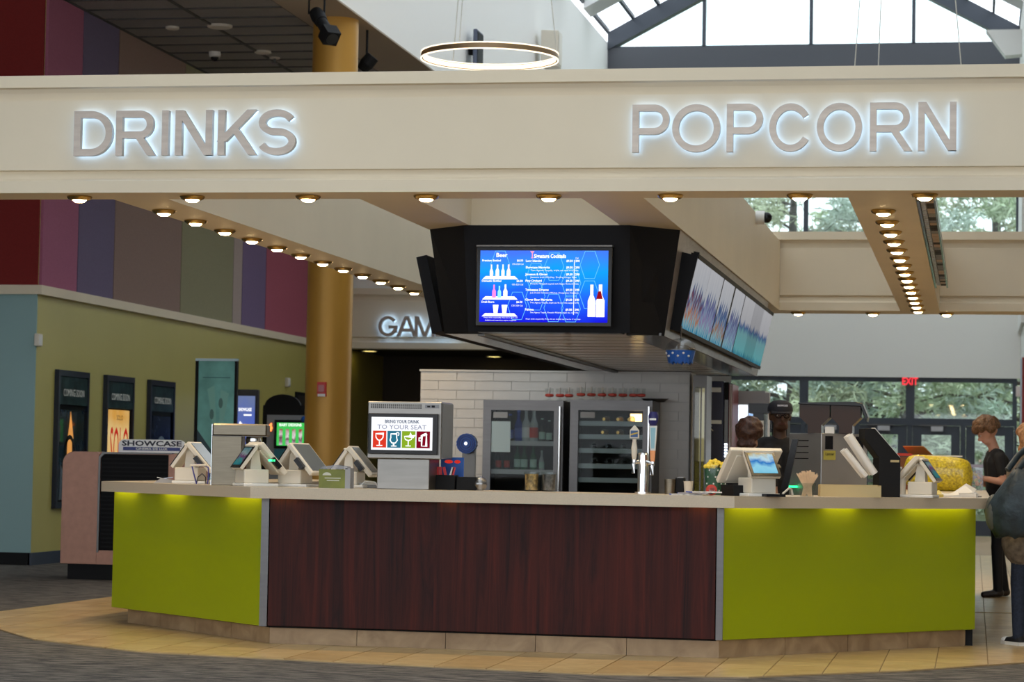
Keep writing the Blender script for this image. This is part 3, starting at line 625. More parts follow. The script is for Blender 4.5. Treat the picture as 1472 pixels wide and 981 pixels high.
def bottle(px, zbase, h, body, labc, label, Y=FRY+.28):
    x = atY(px, 640, Y).x; r = h*.125
    t = thing('bottle', label, 'bottle', (x, Y, zbase), group='bottles in the left refrigerator')
    part('body', MB().lathe([(r*.9, 0), (r, .01), (r, h*.55), (r*.5, h*.70), (r*.38, h*.76), (r*.38, h*.95)], 14), body, t, smooth=50)
    part('label', MB().lathe([(r*1.02, h*.15), (r*1.02, h*.45)], 14, cap=False), labc, t); part('cap', MB().cyl((0, 0, h*.95), r*.45, h*.05, 12), labc, t)
BLUEB = mat('blue_bottle', (.02, .05, .30), .15); DKB = mat('dark_bottle', (.02, .025, .02), .1); GRNB = mat('green_bottle', (.03, .10, .05), .1); CLB = mat('clear_bottle', (.45, .47, .45), .1)
LBW = mat('white_label', (.75, .75, .72), .6); LBR = mat('red_label', (.6, .06, .04), .6); LBB = mat('blue_label', (.06, .12, .5), .6); LBG = mat('pale_green_label', (.45, .6, .5), .6)
for k, (px, bm, lm, h) in enumerate(((733, DKB, LBB, .30), (745, BLUEB, LBB, .34), (756, CLB, LBW, .36), (767, CLB, LBR, .36), (779, DKB, LBG, .26), (789, DKB, LBG, .24))):
    bottle(px, shz[0]+.002, h, bm, lm, '%s bottle from the left on the upper shelf of the left refrigerator' % ORD[k])
for k, (px, bm, lm, h) in enumerate(((717, DKB, LBR, .24), (729, DKB, LBR, .24), (744, GRNB, LBG, .28), (754, GRNB, LBG, .28), (767, GRNB, LBG, .28), (779, CLB, LBG, .22))):
    bottle(px, shz[1]+.002, h, bm, lm, '%s bottle from the left on the middle shelf of the left refrigerator' % ORD[k])
GOLDC = mat('gold_foil', (.7, .42, .12), .3, .8)
for r, (y, pxs) in enumerate(((607, (868, 888, 904)), (626, (866, 888)), (646, (850, 872, 893, 908)), (668, (850, 872, 893, 908)))):
    for k, px in enumerate(pxs):
        p = atY(px, y, FRY+.1); G = Matrix.Translation((0, 0, .042))
        t = thing('wine_bottle', 'wine bottle lying on shelf %s of the right refrigerator, %s from the left' % (('one', 'two', 'three', 'four')[r], ORD[k]), 'bottle', (p.x, FRY+.1, atY(880, (609, 628, 648, 670)[r], FRY+.2).z), group='wine bottles')
        part('body', MB().cyl((0, .2, .042), .04, .22, 14, 'y'), DKB, t); part('neck', MB().cyl((0, .0, .042), .016, .2, 12, 'y', .034), GOLDC if r < 2 else DKB, t)
note = solo('paper_note', MB().box(-.1, .1, 0, .002, -.16, .16).text('ONE', .09, .02, -.02, -.0015), mat('pale_blue_paper', (.55, .68, .70), .7), 'pale paper notice taped inside the left refrigerator door', 'notice', atY(720, 628, FRY+.012))
for k in range(10):
    px = 789.7+k*15.1-(4 if k == 9 else 0); p = atY(px, 575, FRY+.14); z = fz1 if px < 815 else fz2
    if 809 < px < 821: px += 6; p = atY(px-8, 575, FRY+.14); z = fz1
    t = thing('bar_glass', '%s clear glass from the left standing on the refrigerators' % ORD[k], 'glass', (p.x, FRY+.14, z), group='glasses on the refrigerators')
    part('bowl', MB().lathe([(.045, 0), (.042, .008), (.012, .02), (.012, .035), (.04, .055), (.048, .13)], 16, cap=False), CLEAR, t, smooth=50)
    part('red_band', MB().lathe([(.030, .042), (.046, .05), (.046, .068), (.030, .075)], 16), mat('red_plastic', (.75, .08, .05), .4), t); part('white_stem', MB().cyl((0, 0, .07), .010, .07, 10), WPLAST, t)
solo('wire_tray', MB().lathe([(.10, 0), (.14, .03), (.146, .03), (.146, .034), (.136, .034), (.097, .005)], 20), DSTEEL, 'shallow metal dish beside the glasses on the right refrigerator', 'dish', (fx2+fw2-.03, FRY+.42, fz2))
# popcorn bucket on the end of the tiled wall
p = atY(978, 532, 18.82)
t = thing('popcorn_bucket', 'blue printed popcorn bucket with clear lid hanging below the menu boards', 'bucket', (p.x, 18.82, p.z)); t.scale = (.78, .78, .74)
part('hanging_wire', MB().tube([(0, 0, .32), (0, .06, .46)], .006, 6), DSTEEL, t)
part('tub', MB().lathe([(.10, 0), (.118, .07), (.14, .19)], 28, cap=False), CLEAR, t, smooth=50)
bz = [(.1165+.0236*(i/40), .066) for i in range(41)]
rg = []
for i in range(40):
    a = 2*math.pi*i/40; zb = .055+.03*((i*7) % 5)/4
    rg.append((a, zb))
vb = [(.1202*math.cos(a)*1.0, .1202*math.sin(a), zb) for a, zb in rg]+[(.146*math.cos(a), .146*math.sin(a), .20) for a, zb in rg]
part('blue_print', MB().add(vb, [(i, (i+1) % 40, 40+(i+1) % 40, 40+i) for i in range(40)]), mat('bucket_blue', (.015, .10, .42), .4), t, 'blue ragged-edged print')
part('rim', MB().lathe([(.142, .195), (.152, .197), (.152, .212), (.142, .212)], 28), CLEAR, t)
part('lid', MB().lathe([(.15, .212), (.135, .26), (.09, .31), (.03, .325)], 28), thin_glass('clear_lid', (.8, .82, .84), .16, .05), t, smooth=60)
fl = MB()
for a in (200, 222, 244, 266, 288, 310): fl.ball((.143*math.cos(math.radians(a)), .143*math.sin(math.radians(a)), .14+.03*((a//22) % 2)), .012, 8, 6)
part('print_flecks', fl, WPLAST, t, kind='stuff')

# tall yellow popcorn cabinet, dark cooler and dispensers right of the tiled wall
a, b = atY(994, 700, 25.6), atY(1014, 700, 25.6); W_ = b.x-a.x; Z1 = atY(1003, 540, 25.6).z
t = thing('popcorn_cabinet', 'narrow steel cabinet with yellow lit interior at the tiled wall end', 'cabinet', (a.x, 25.6, 0))
part('frame', MB().box(0, W_, 0, .5, Z1-.12, Z1).box(0, .02, 0, .5, .008, Z1-.12).box(W_-.02, W_, 0, .5, .008, Z1-.12).box(.02, W_-.02, 0, .5, .008, .8), DSTEEL, t)
part('popcorn_fill', MB().box(.02, W_-.02, .1, .48, .8, 1.3), mat('popcorn', (.75, .60, .12), .8, noise=(60, .4)), t, 'yellow popcorn'); part('back_panel', MB().box(.02, W_-.02, .47, .49, 1.3, Z1-.12), mat('pale_yellow_panel', (.70, .66, .36), .4, emit=.25, ecol=(1, .85, .4)), t); part('glass', MB().box(.02, W_-.02, .01, .016, .8, Z1-.12), CLEAR, t); part('divider', MB().box(W_*.55, W_*.55+.014, .005, .02, .8, Z1-.12), DSTEEL, t)
a, b, c = atY(1013, 548, 26.6), atY(1041, 548, 26.6), atY(1059, 552, 26.6)
t = thing('drinks_cooler', 'tall navy drinks cooler with lit strip and hasp locks behind the bar', 'cooler', (a.x, 26.6, 0)); W_ = c.x-a.x; wf = b.x-a.x
NAVY = mat('navy_panel', (.012, .012, .05), .3)
part('body', MB().box(0, wf, 0, .7, .008, a.z), NAVY, t, bevel=.006); part('door_edge', MB().box(wf, wf+.05, .02, .7, .008, a.z-.01), BLACK, t)
part('red_stripe', MB().box(wf+.05, wf+.09, .03, .7, .008, a.z-.03), mat('maroon', (.22, .02, .035), .4), t); part('pale_stripe', MB().box(wf+.06, wf+.068, .02, .03, .4, a.z-.03), WPLAST, t); part('pale_stripe', MB().box(wf+.078, wf+.084, .02, .03, .4, a.z-.03), WPLAST, t)
LED = glow('led_dots', (.75, .85, 1), 4); ls = part('led_strip', MB().box(wf+.008, wf+.046, .012, .02, .8, a.z-.2), ALU, t)
for k in range(16): part('led', MB().box(wf+.012, wf+.042, .005, .012, 1.0+k*.032, 1.02+k*.032), LED, ls)
part('rating_label', MB().box(.05, .18, -.003, 0, a.z-.12, a.z-.07), WPLAST, t, 'white rating label'); h = part('hasp', MB().box(.05, .19, -.01, 0, atY(1025, 607, 26.6).z-.02, atY(1025, 607, 26.6).z+.02), WPLAST, t); part('padlock', MB().tube([(.09, -.02, atY(1025, 612, 26.6).z), (.07, -.02, atY(1025, 616, 26.6).z), (.1, -.02, atY(1025, 620, 26.6).z)], .008), CHROME, h)
a, b = atY(1058, 562, 27.4), atY(1100, 562, 27.4)
t = thing('soda_dispenser', 'grey soda dispenser with lit panels standing beyond the cooler', 'dispenser', (a.x, 27.4, 0)); W_ = b.x-a.x; zt = a.z
part('cabinet', MB().box(0, W_, .1, .7, .008, 1.0), DSTEEL, t); part('head', MB().box(0, W_, .0, .7, zt-.15, zt), GPLAST, t); part('back', MB().box(0, W_, .35, .7, 1.0, zt-.15), mat('pale_grey_steel', (.5, .5, .52), .4), t)
part('side_frame', MB().box(W_-.02, W_+.05, -.02, .0, zt-.14, zt-.02), GPLAST, t)
part('lit_panel', MB().box(.0, .1, .32, .34, zt-.45, zt-.12), glow('lit_white', (.9, .95, 1), 1.6), t); part('lit_panel', MB().box(.12, .175, .30, .32, zt-.36, zt-.03), grad_screen('lit_soda', ((0, (150, 190, 240)), (.6, (160, 195, 240)), (.75, (250, 190, 150)), (1, (255, 240, 220))), 1.2, 'z', zt-.36, zt-.03), t)
part('tap', MB().cyl((.11, .22, 1.45), .02, .1, 12), GBLACK, t); part('tap', MB().cyl((.21, .22, 1.45), .02, .1, 12), GBLACK, t)
a, b = atY(1076, 580, 23.0), atY(1112, 580, 23.0)
t = thing('coffee_brewer', 'black coffee brewer with cream panel behind the two staff', 'brewer', (a.x, 23.0, 0)); W_ = b.x-a.x; zt = a.z
part('stand', MB().box(0, W_, 0, .5, .008, 1.0), BLACK, t); part('hood', MB().box(0, W_+.12, 0, .5, zt-.09, zt), GBLACK, t); part('column', MB().box(.04, .14, .05, .5, 1.0, zt-.09), GBLACK, t); part('cream_panel', MB().box(.09, .14, .04, .05, 1.3, zt-.16), PLAST, t); part('side_panel', MB().box(W_-.02, W_+.12, .1, .5, 1.0, zt-.09), BLACK, t)
# ================================================================ things on the counter
def on(px, Y, z=TOPZ): p = atY(px, 705, Y); return (p.x, Y, z)
def card(mb, M0): return MB(M0)
def slab(c0, c1, w_, th_):
    """tilted slab in the local YZ plane from (y,z)=c0 (top) to c1 (bottom), w_ wide, th_ thick; returns matrix with X across, Z from bottom up, Y out of the outer face (negative)"""
    d = Vector((0, c0[0]-c1[0], c0[1]-c1[1])); L = d.length; d.normalize(); n = Vector((1, 0, 0)).cross(d)
    return Matrix(((1, 0, 0, 0), (0, n.y, d.y, c1[0]), (0, n.z, d.z, c1[1]), (0, 0, 0, 1))), L
POSSCR = grad_screen('pos_advert', ((0, (40, 110, 130)), (.3, (70, 150, 150)), (.5, (120, 60, 110)), (.7, (150, 170, 170)), (1, (60, 120, 130))), .55, 'z', .12, .28, .9, 14)
POSBLUE = grad_screen('pos_blue', ((0, (120, 200, 230)), (.35, (150, 215, 240)), (.6, (40, 120, 200)), (.8, (190, 225, 240)), (1, (200, 170, 90))), .9, 'z', .13, .29, .7, 14)
GREYSC = mat('grey_dark_screen', (.16, .18, .19), .12)
def pos(px, Y, deg, label, k=1.0, scr=None, cw=.17, sw=.26):
    t = thing('pos_terminal', label, 'terminal', on(px, Y), math.radians(deg), group='ticket tills on the counter')
    part('plinth', MB().box(-.11*k, .11*k, -.10*k, .15*k, 0, .02), WPLAST, t, bevel=.004)
    part('base', MB().box(-.085*k, .085*k, -.09*k, .09*k, .02, .115*k), PLAST, t, bevel=.006)
    part('neck', MB().prism([(-.03*k, .11*k), (.05*k, .11*k), (.03*k, .25*k), (-.02*k, .25*k)], -.04*k, .04*k, 'x'), PLAST, t)
    M1, L1_ = slab((-.015*k, .275*k), (-.125*k, .125*k), cw, .03)
    c = part('customer_display', MB(M1).box(-cw*k/2, cw*k/2, -.028, -.002, 0, L1_), PLAST, t, bevel=.003)
    part('bezel', MB(M1).box(-cw*k/2, cw*k/2, -.002, .004, 0, L1_), GBLACK, c); part('screen', MB(M1).box(-cw*k/2+.02, cw*k/2-.02,   .004, .006, .022, L1_-.02), scr or POSSCR, c, 'lit advert screen')
    M2, L2_ = slab((.0, .28*k), (.185*k, .075*k), sw, .03)
    s_ = part('staff_display', MB(M2).box(-sw*k/2, sw*k/2, -.035, .0, 0, L2_), PLAST, t, bevel=.006)
    part('staff_screen', MB(M2).box(-sw*k/2+.02, sw*k/2-.02, -.039, -.035, .02, L2_-.02), GREYSC, s_); part('rear_panel', MB(M2).box(-sw*k/2+.05, sw*k/2-.05, .0, .01, .03, L2_-.04), PLAST, s_, bevel=.004)
    part('card_reader', MB(M2).box(sw*k/2-.005, sw*k/2+.03, -.02, .012, L2_*.25, L2_*.55), GBLACK, s_)
    part('ridge', MB().box(-cw*k/2, cw*k/2, -.025*k, .012*k, .262*k, .285*k), PLAST, t, bevel=.006)
    return t
pos(273, 16.98, -92, 'ivory till with blue cables at the left end of the counter')
pB = pos(362, 16.15, -52, 'ivory till with a black advert tablet beside the steel dispenser')
pos(424, 16.36, -104, 'ivory till with grey screen facing right, behind the green card holder')
pos(502, 16.42, -98, 'narrow ivory till just left of the drinks poster screen', .95, None, .14, .17)
pR = pos(1088, 16.12, 33, 'large ivory till with bright blue advert tablet at the right corner', 1.06, POSBLUE, .205, .36)
pos(1326, 17.28, 78, 'ivory till in front of the yellow popcorn sack', .95)
part('cash_drawer', MB().box(-.16, .06, .02, .2, .0, .07), BLACK, pR); part('card_pad', MB().box(-.02, .12, -.17, -.10, 0, .018), GBLACK, pR)
part('cable', MB().tube([(.12, -.13, .02), (.17, -.12, .055), (.2, -.1, .05), (.21, -.1, .01)], .007), PLAST, pR)
# status lamp, cables and small things at the left
part('status_lamp', MB().box(.14, .16, .06, .1, .17, .185), glow('green_lamp', (.05, 1, .3), 3), pB)
cbm = MB()
t = thing('card_pad', 'small grey and blue card pad lying at the left end of the counter', 'card pad', on(232, 17.1), .3)
part('body', MB().prism([(-.06, 0), (.09, 0), (.09, .02), (-.0, .035)], -.05, .05, 'y'), GPLAST, t); part('keypad', MB(Matrix.Rotation(-.15, 4, 'Y')).box(.02, .085, -.045, .045, .026, .032), mat('pale_blue_keys', (.5, .6, .8), .4), t); part('paper', MB(Matrix.Rotation(.2, 4, 'Y')).box(-.04, .02, -.04, .03, .03, .034), WPLAST, t)
t = thing('cable_bundle', 'blue and black cables looping down beside the left till', 'cables', on(290, 16.72))
CB1 = mat('blue_cable', (.06, .06, .28), .5); CB2 = mat('black_cable', (.02, .02, .03), .5)
part('cable', MB().tube([(-.075, 0, .125), (-.06, -.01, .08), (-.045, -.01, .03), (-.04, 0, .003)], .005), CB1, t); part('cable', MB().tube([(-.04, 0, .003), (-.03, 0, .05), (0, 0, .075), (.025, 0, .05), (.03, 0, .003)], .004), CB2, t); part('cable', MB().tube([(-.08, .01, .135), (-.02, .01, .14), (.04, .01, .12), (.05, 0, .06), (.04, 0, .003)], .005), CB1, t); part('hook_bar', MB().tube([(-.09, .0, .13), (.03, .0, .135)], .008), PLAST, t)

# stainless dispenser
t = thing('steel_dispenser', 'brushed stainless dispenser with side vents and an overhanging nozzle head', 'dispenser', on(303, 16.26), math.radians(12))
def sd(px): return (px-303)/217
part('column', MB().box(0, .205, 0, .30, 0, .34), STEEL, t, bevel=.004); part('head', MB().box(0, .375, 0, .30, .34, .425), STEEL, t, bevel=.01); part('side_panel', MB().box(-.004, 0, .01, .29, .0, .42), mat('polished_panel', (.72, .76, .78), .16, .9), t)
for r in range(3):
    for c in range(2): part('vent_slot', MB().box(-.006, -.004, .05+c*.11, .12+c*.11, .355+r*.022, .366+r*.022), BLACK, t)
part('nozzle', MB().lathe([(.05, .34), (.055, .31), (.05, .28), (.04, .27)], 20, (.275, .12, 0)), CHROME, t, smooth=40); part('brown_panel', MB().box(.205, .275, .05, .25, 0, .14), mat('brown_panel', (.12, .05, .025), .5), t); part('trim_line', MB().box(-.001, .376, -.001, .0005, .338, .341), DSTEEL, t)

# green leaflet holder
t = thing('leaflet_holder', 'clear holder of olive green gift card leaflets at the counter edge', 'leaflet holder', on(458, 15.93))
part('front_card', MB().box(0, .18, 0, .004, 0, .125), mat('olive_leaflet', (.17, .19, .02), .35, noise=(9, .25)), t, 'olive printed card')
pr = MB().box(.04, .15, -.0012, 0, .064, .070).box(.055, .14, -.0012, 0, .048, .054).prism(arc(.055, .085, .03, .02, 0, 180, 10), -.0012, 0, 'y'); part('card_print', pr, mat('pale_print', (.6, .6, .5), .5), t, kind='stuff')
part('side', MB().box(.18, .215, 0, .10, 0, .135), GPLAST, t); part('top_flap', MB().prism([(.0, .128), (.2, .128), (.19, .145), (.12, .155), (.03, .145)], .0, .1, 'y'), thin_glass('smoky_clear', (.55, .55, .58), .08), t)
t = thing('keyboard_tray', 'grey keyboard tray lying between the leaflet holder and poster screen', 'tray', on(505, 16.45)); part('body', MB().box(-.06, .24, -.07, .1, 0, .022), GPLAST, t, bevel=.004); part('top_plate', MB().box(-.06, .24, -.07, .1, .022, .035), WPLAST, t, bevel=.003); part('cable', MB().tube([(.08, -.09, .005), (.12, -.1, .045), (.19, -.1, .04), (.22, -.1, .004)], .006), WPLAST, t)

# poster screen on its pedestal
hy = 16.02
ha, hbp = atY(529, 577, hy), atY(634, 661, hy)
W_, H0, H1 = hbp.x-ha.x, hbp.z, ha.z
t = thing('poster_screen', 'stainless pedestal screen reading BRING YOUR DRINK TO YOUR SEAT', 'display', (ha.x, hy, TOPZ))
z0, z1 = H0-TOPZ, H1-TOPZ
PST = mat('poster_steel', (.27, .258, .24), .36, 1, noise=(4, .07), stretch=(1, 1, 8)); part('pedestal', MB().box(.065, W_-.085, .03, .34, 0, z0), PST, t, bevel=.004); part('case', MB().box(0, W_, 0, .36, z0, z1), PST, t, bevel=.006); part('side_plate', MB().box(W_, W_+.003, .02, .35, z0+.01, z1-.01), DSTEEL, t)
for r in range(5):
    for c in range(22): pass
gr = MB()
for r in range(4):
    for c in range(26): gr.box(.022+c*.0135, .031+c*.0135, -.002, 0, z1-.022-r*.008, z1-.017-r*.008)
part('vent_grille', gr, BLACK, t, kind='stuff'); part('port_plate', MB().box(W_-.115, W_-.02, -.003, 0, z1-.042, z1-.018), ALU, t); part('port', MB().box(W_-.10, W_-.08, -.005, -.003, z1-.036, z1-.026), BLACK, t); part('port', MB().box(W_-.07, W_-.048, -.005, -.003, z1-.037, z1-.024), BLACK, t)
tv = part('screen_frame', MB().box(.012, W_-.02, -.03, 0, z0+.03, z1-.08), GBLACK, t, bevel=.004)
a0, a1, b0, b1 = .035, W_-.055, z0+.058, z1-.105
sw_, sh_ = a1-a0, b1-b0
sc2 = part('screen', MB().box(a0, a1, -.032, -.03, b0, b1), glow('poster_white', (.95, .97, 1), 1.05), tv)
part('heading', MB().text('BRING YOUR DRINK', .030, (a0+a1)/2, b0+sh_*.82, -.034, width=sw_*.56, bold=.0007), glow('ink_navy', (.02, .06, .16), .8), sc2); part('subheading', MB().text('TO YOUR SEAT', .042, (a0+a1)/2, b0+sh_*.635, -.034, width=sw_*.80), glow('ink_lilac', (.25, .27, .42), .9), sc2)
for k, c in enumerate(((225, 60, 40), (45, 115, 140), (140, 175, 40), (130, 12, 35))):
    q = (sw_-.02)/4; x0 = a0+.012+k*q; x1 = x0+q-.008; zb, zt = b0+.015, b0+sh_*.58
    pn = part('picture_tile', MB().box(x0, x1, -.034, -.032, zb, zt), glow('tile_%d' % k, lin(c), 1), sc2); cx = (x0+x1)/2; ic = MB(); s_ = .0065; Yk = (-.036, -.034); hh = zt-zb
    F_ = lambda u, v: (cx+u*q, zb+v*hh)
    if k == 0: ic.stroke([F_(-.26, .82), F_(-.24, .6), F_(-.12, .46), F_(0, .43), F_(.12, .46), F_(.24, .6), F_(.26, .82)], s_, *Yk, True); ic.stroke([F_(0, .43), F_(0, .12)], s_, *Yk); ic.stroke([F_(-.2, .12), F_(.2, .12)], s_, *Yk)
    elif k == 1: ic.stroke([F_(-.22, .82), F_(-.22, .6), F_(-.27, .45), F_(-.14, .28), F_(.1, .28), F_(.23, .45), F_(.18, .6), F_(.18, .82)], s_, *Yk, True); ic.stroke([F_(-.02, .28), F_(-.02, .12)], s_*1.6, *Yk); ic.stroke([F_(-.2, .1), F_(.18, .1)], s_, *Yk); ic.stroke([F_(.24+.1*math.cos(a), .82+.1*math.sin(a)) for a in (2.6, 1.8, 1, .2, -.6, -1.4)], s_*.8, *Yk)
    elif k == 2: ic.stroke([F_(-.3, .68), F_(-.22, .5), F_(-.02, .44), F_(.18, .5), F_(.26, .68)], s_, *Yk, True); ic.stroke([F_(-.02, .44), F_(-.02, .14)], s_, *Yk); ic.stroke([F_(-.2, .12), F_(.16, .12)], s_, *Yk); ic.stroke([F_(.06, .7), F_(.14, .88), F_(.2, .72), F_(.4, .74), F_(.28, .58)], s_, *Yk)
    else: ic.stroke([F_(-.1, .12), F_(.22, .12), F_(.22, .74), F_(-.1, .74)], s_, *Yk, True); ic.stroke([F_(-.1, .62), F_(-.28, .6), F_(-.28, .44), F_(-.1, .42)], s_, *Yk); ic.stroke([F_(-.08, .76), F_(.2, .86), F_(.24, .76)], s_*1.8, *Yk)
    part('icon', ic, INKW, pn, 'white drink glass icon')

# condiment caddy, straws, blue card, bag
t = thing('straw_caddy', 'black caddy of red spoon straws next to the poster screen', 'caddy', on(621, 16.25)); BL = BLACK
part('box', MB().box(0, .155, 0, .12, 0, .1), BL, t, bevel=.003); part('box', MB().box(.165, .30, .01, .12, 0, .09), BL, t, bevel=.003)
RS = mat('red_straw', (.75, .04, .05), .4)
for k, (x, l, c) in enumerate(((.01, -.16, RS), (.03, -.10, RS), (.05, -.08, RS), (.085, -.22, RS), (.11, .3, WPLAST), (.125, .22, RS))): part('straw', MB(Matrix.Translation((x, .05, .08)) @ Matrix.Rotation(l, 4, 'Y')).box(-.009, .009, -.004, .004, 0, .075), c, t)
t = thing('blue_card', 'blue upright card with red lettering behind the straw caddy', 'card', on(633, 16.42)); part('board', MB().box(0, .16, 0, .006, 0, .22), mat('royal_blue_card', (.02, .10, .42), .4), t); part('foot', MB().box(.04, .12, 0, .06, 0, .006), GPLAST, t); part('lettering', MB().ball((.055, 0, .19), (.03, .003, .012), 10, 6).ball((.115, 0, .19), (.022, .003, .012), 10, 6), glow('card_red', (.9, .05, .03), .6), t); part('swirl', MB().stroke([(.02, .05), (.08, .065), (.14, .045)], .012, -.002, 0), LBW, t)
solo('plastic_bag', MB().ball((0, 0, .045), (.05, .05, .05), 14, 9), thin_glass('bag_film', (.62, .62, .64), .3, .25), 'crumpled clear plastic bag by the straw caddy', 'bag', on(690, 16.3), smooth=30)
t = thing('hose_reel', 'round ribbed blue reel on a steel post left of the refrigerators', 'reel', (atY(671, 640, 21).x, 21, 0))
cz = atY(671, 638, 21).z; part('post', MB().box(-.05, .06, .05, .12, .01, cz+.05), DSTEEL, t); part('foot', MB().box(-.15, .15, -.05, .25, .0, .012), DSTEEL, t)
rp = []
for i in range(36):
    a = 2*math.pi*i/36; r = .085+.004*(i % 2); rp.append((r*math.cos(a), cz+r*math.sin(a)))
part('reel', MB().prism(rp, -.03, .05, 'y'), mat('reel_blue', (.01, .09, .42), .35), t); part('hub', MB()  .cyl((0, -.045, cz), .015, .02, 16, 'y'), CHROME, t)
rb = MB()
for r in (.04, .06, .075): rb.stroke([(r*math.cos(2*math.pi*i/24), cz+r*math.sin(2*math.pi*i/24)) for i in range(24)], .006, -.038, -.03, True)
part('rib_ring', rb, mat('reel_dark', (.005, .03, .22), .4), t, kind='stuff')

# two printed tumblers
for k, (px, c) in enumerate(((764, (.38, .24, .08)), (789, (.10, .09, .085)))):
    t = thing('printed_tumbler', 'clear tumbler printed in %s' % ('gold and brown' if k == 0 else 'dark grey and silver'), 'tumbler', on(px, 16.12), group='printed tumblers')
    part('glass', MB().lathe([(.044, 0), (.050, .01), (.054, .132), (.051, .132), (.046, .012)], 20), CLEAR, t, smooth=40)
    part('print', MB().lathe([(.040, .012), (.042, .06), (.045, .118)], 20, cap=False), mat('tumbler_print_%d' % k, c, .4, noise=(38, .95)), t)

# beer tower
t = thing('beer_tower', 'chrome beer tower with one ivory and one blue tap handle', 'beer tower', on(924, 16.3))
part('column', MB().cyl((0, 0, 0), .036, .26, 28), CHROME, t, smooth=40); part('cap', MB().lathe([(.036, .26), (.03, .272), (.01, .278)], 28), CHROME, t, smooth=40); part('foot', MB().cyl((0, 0, 0), .055, .012, 28), CHROME, t)
def tap(x, zb, zt, kind):
    f = part('faucet', MB().tube([(x*.3, -.02, .215), (x, -.045, zb-.02), (x, -.07, zb-.03), (x, -.08, zb-.09)], .011).cyl((x, -.045, zb-.03), .012, .04, 12), CHROME, t)
    h = zt-zb
    if kind == 0: part('tap_handle', MB().lathe([(.012, zb), (.017, zb+h*.1), (.020, zb+h*.35), (.012, zb+h*.55), (.014, zb+h*.6)], 14, (x, -.045, 0)), PLAST, f, 'ivory tap handle', smooth=50); part('tap_badge', MB().prism([(x-.03, zb+h*.62), (x+.03, zb+h*.62), (x+.03, zb+h*.85), (x, zb+h), (x-.03, zb+h*.85)], -.058, -.032, 'y'), PLAST, f); part('badge_print', MB().box(x-.024, x+.024, -.06, -.058, zb+h*.65, zb+h*.84), mat('badge_blue', (.03, .09, .25), .4), f); part('badge_print', MB().prism([(x-.024, zb+h*.70), (x+.024, zb+h*.76), (x+.024, zb+h*.80), (x-.024, zb+h*.74)], -.062, -.06, 'y'), mat('badge_gold', (.6, .4, .05), .4), f)
    else: part('tap_handle', MB().prism([(x-.012, zb), (x+.012, zb), (x+.026, zb+h*.72), (x-.026, zb+h*.72)], -.06, -.03, 'y'), LBW, f, 'pale blue tap handle'); part('copper_ferrule', MB().prism([(x-.013, zb), (x+.013, zb), (x+.017, zb+h*.22), (x-.017, zb+h*.22)], -.062, -.028, 'y'), mat('copper', (.55, .22, .09), .35, .7), f); part('stripe', MB().prism([(x-.011, zb+h*.26), (x+.011, zb+h*.26), (x+.017, zb+h*.68), (x-.017, zb+h*.68)], -.062, -.06, 'y'), mat('tap_teal', (.28, .5, .58), .4), f); part('topper', MB().lathe([(.02, zb+h*.72), (.032, zb+h*.78), (.034, zb+h*.92), (.024, zb+h)], 16, (x, -.045, 0)), mat('navy_topper', (.02, .02, .12), .3), f, smooth=50); part('topper_band', MB().box(x-.022, x+.022, -.081, -.078, zb+h*.83, zb+h*.87), LBW, f)
tap(-.055, .225, .455, 0); tap(.07, .215, .545, 1)
# little containers, magazines, tape
solo('steel_cup', MB().lathe([(.035, 0), (.038, .1), (.034, .1), (.03, .006)], 20), STEEL, 'small steel cup right of the beer tower', 'cup', on(963, 16.35), smooth=40)
t = thing('napkin_box', 'small black box between the steel and white cups', 'box', on(978, 16.4)); part('body', MB().box(-.03, .03, -.04, .04, 0, .11), BLACK, t, bevel=.004); part('slot', MB().box(-.02, .02, -.03, .03, .11, .116), GPLAST, t)
solo('paper_cup', MB().lathe([(.026, 0), (.034, .085), (.037, .088), (.031, .088), (.024, .005)], 20), PLAST, 'small white paper cup beside the black box', 'cup', on(989, 16.38), smooth=40)
for k, (px, c, r) in enumerate((((986), (.6, .58, .55), .2), ((1000), (.35, .32, .33), -.15), ((1012), (.7, .68, .64), .4))): 
    t = thing('magazine', ('pale lowest', 'dark middle', 'white topmost')[k]+' magazine of the loose pile left of the large till', 'magazine', on(px, 16.02, TOPZ+k*.009), r, group='magazine pile')
    part('pages', MB().box(-.1, .1, -.07, .07, 0, .008), mat('mag%d' % k, c, .5, noise=(30, .4)), t); part('spine', MB().box(-.103, -.1, -.07, .07, 0, .008), LBB, t)
t = thing('tape_roll', 'red tape roll standing behind the magazines', 'tape', on(1022, 16.16)); part('ring', MB().lathe([(.02, 0), (.035, 0), (.035, .03), (.02, .03)], 20), LBR, t); t.rotation_euler = (math.pi/2, 0, .3); t.location.z += .035; part('core', MB().lathe([(.016, 0), (.02, 0), (.02, .03), (.016, .03)], 20), WPLAST, t)
t = thing('popcorn_tub', 'green dotted tub heaped with yellow popcorn behind the magazines', 'tub', on(1028, 16.42))
part('tub', MB().lathe([(.06, 0), (.075, .18)], 24, cap=False).lathe([(.001, .002), (.06, .002)], 24, cap=False), mat('dark_green_tub', (.03, .11, .06), .4), t, smooth=50)
dots = MB()
for k in range(14): a = -2.6+k*.16*1.2; zz = .03+.045*(k % 4); r = .0605+.015*zz/.18; dots.cyl((r*math.cos(a), r*math.sin(a), zz), .006, .001, 8, 'y')
part('dots', dots, WPLAST, t, kind='stuff')
kn = MB(); rr = random.Random(3)
for k in range(90): a, r = rr.uniform(0, 6.28), .075*math.sqrt(rr.random()); kn.ball((r*math.cos(a), r*math.sin(a), .185+.045*(1-(r/.075)**2)*rr.uniform(.5, 1.1)), rr.uniform(.010, .016), 6, 4)
POP = mat('buttery_popcorn', (.80, .60, .06), .7, noise=(50, .3)); part('popcorn', kn, POP, t, kind='stuff')
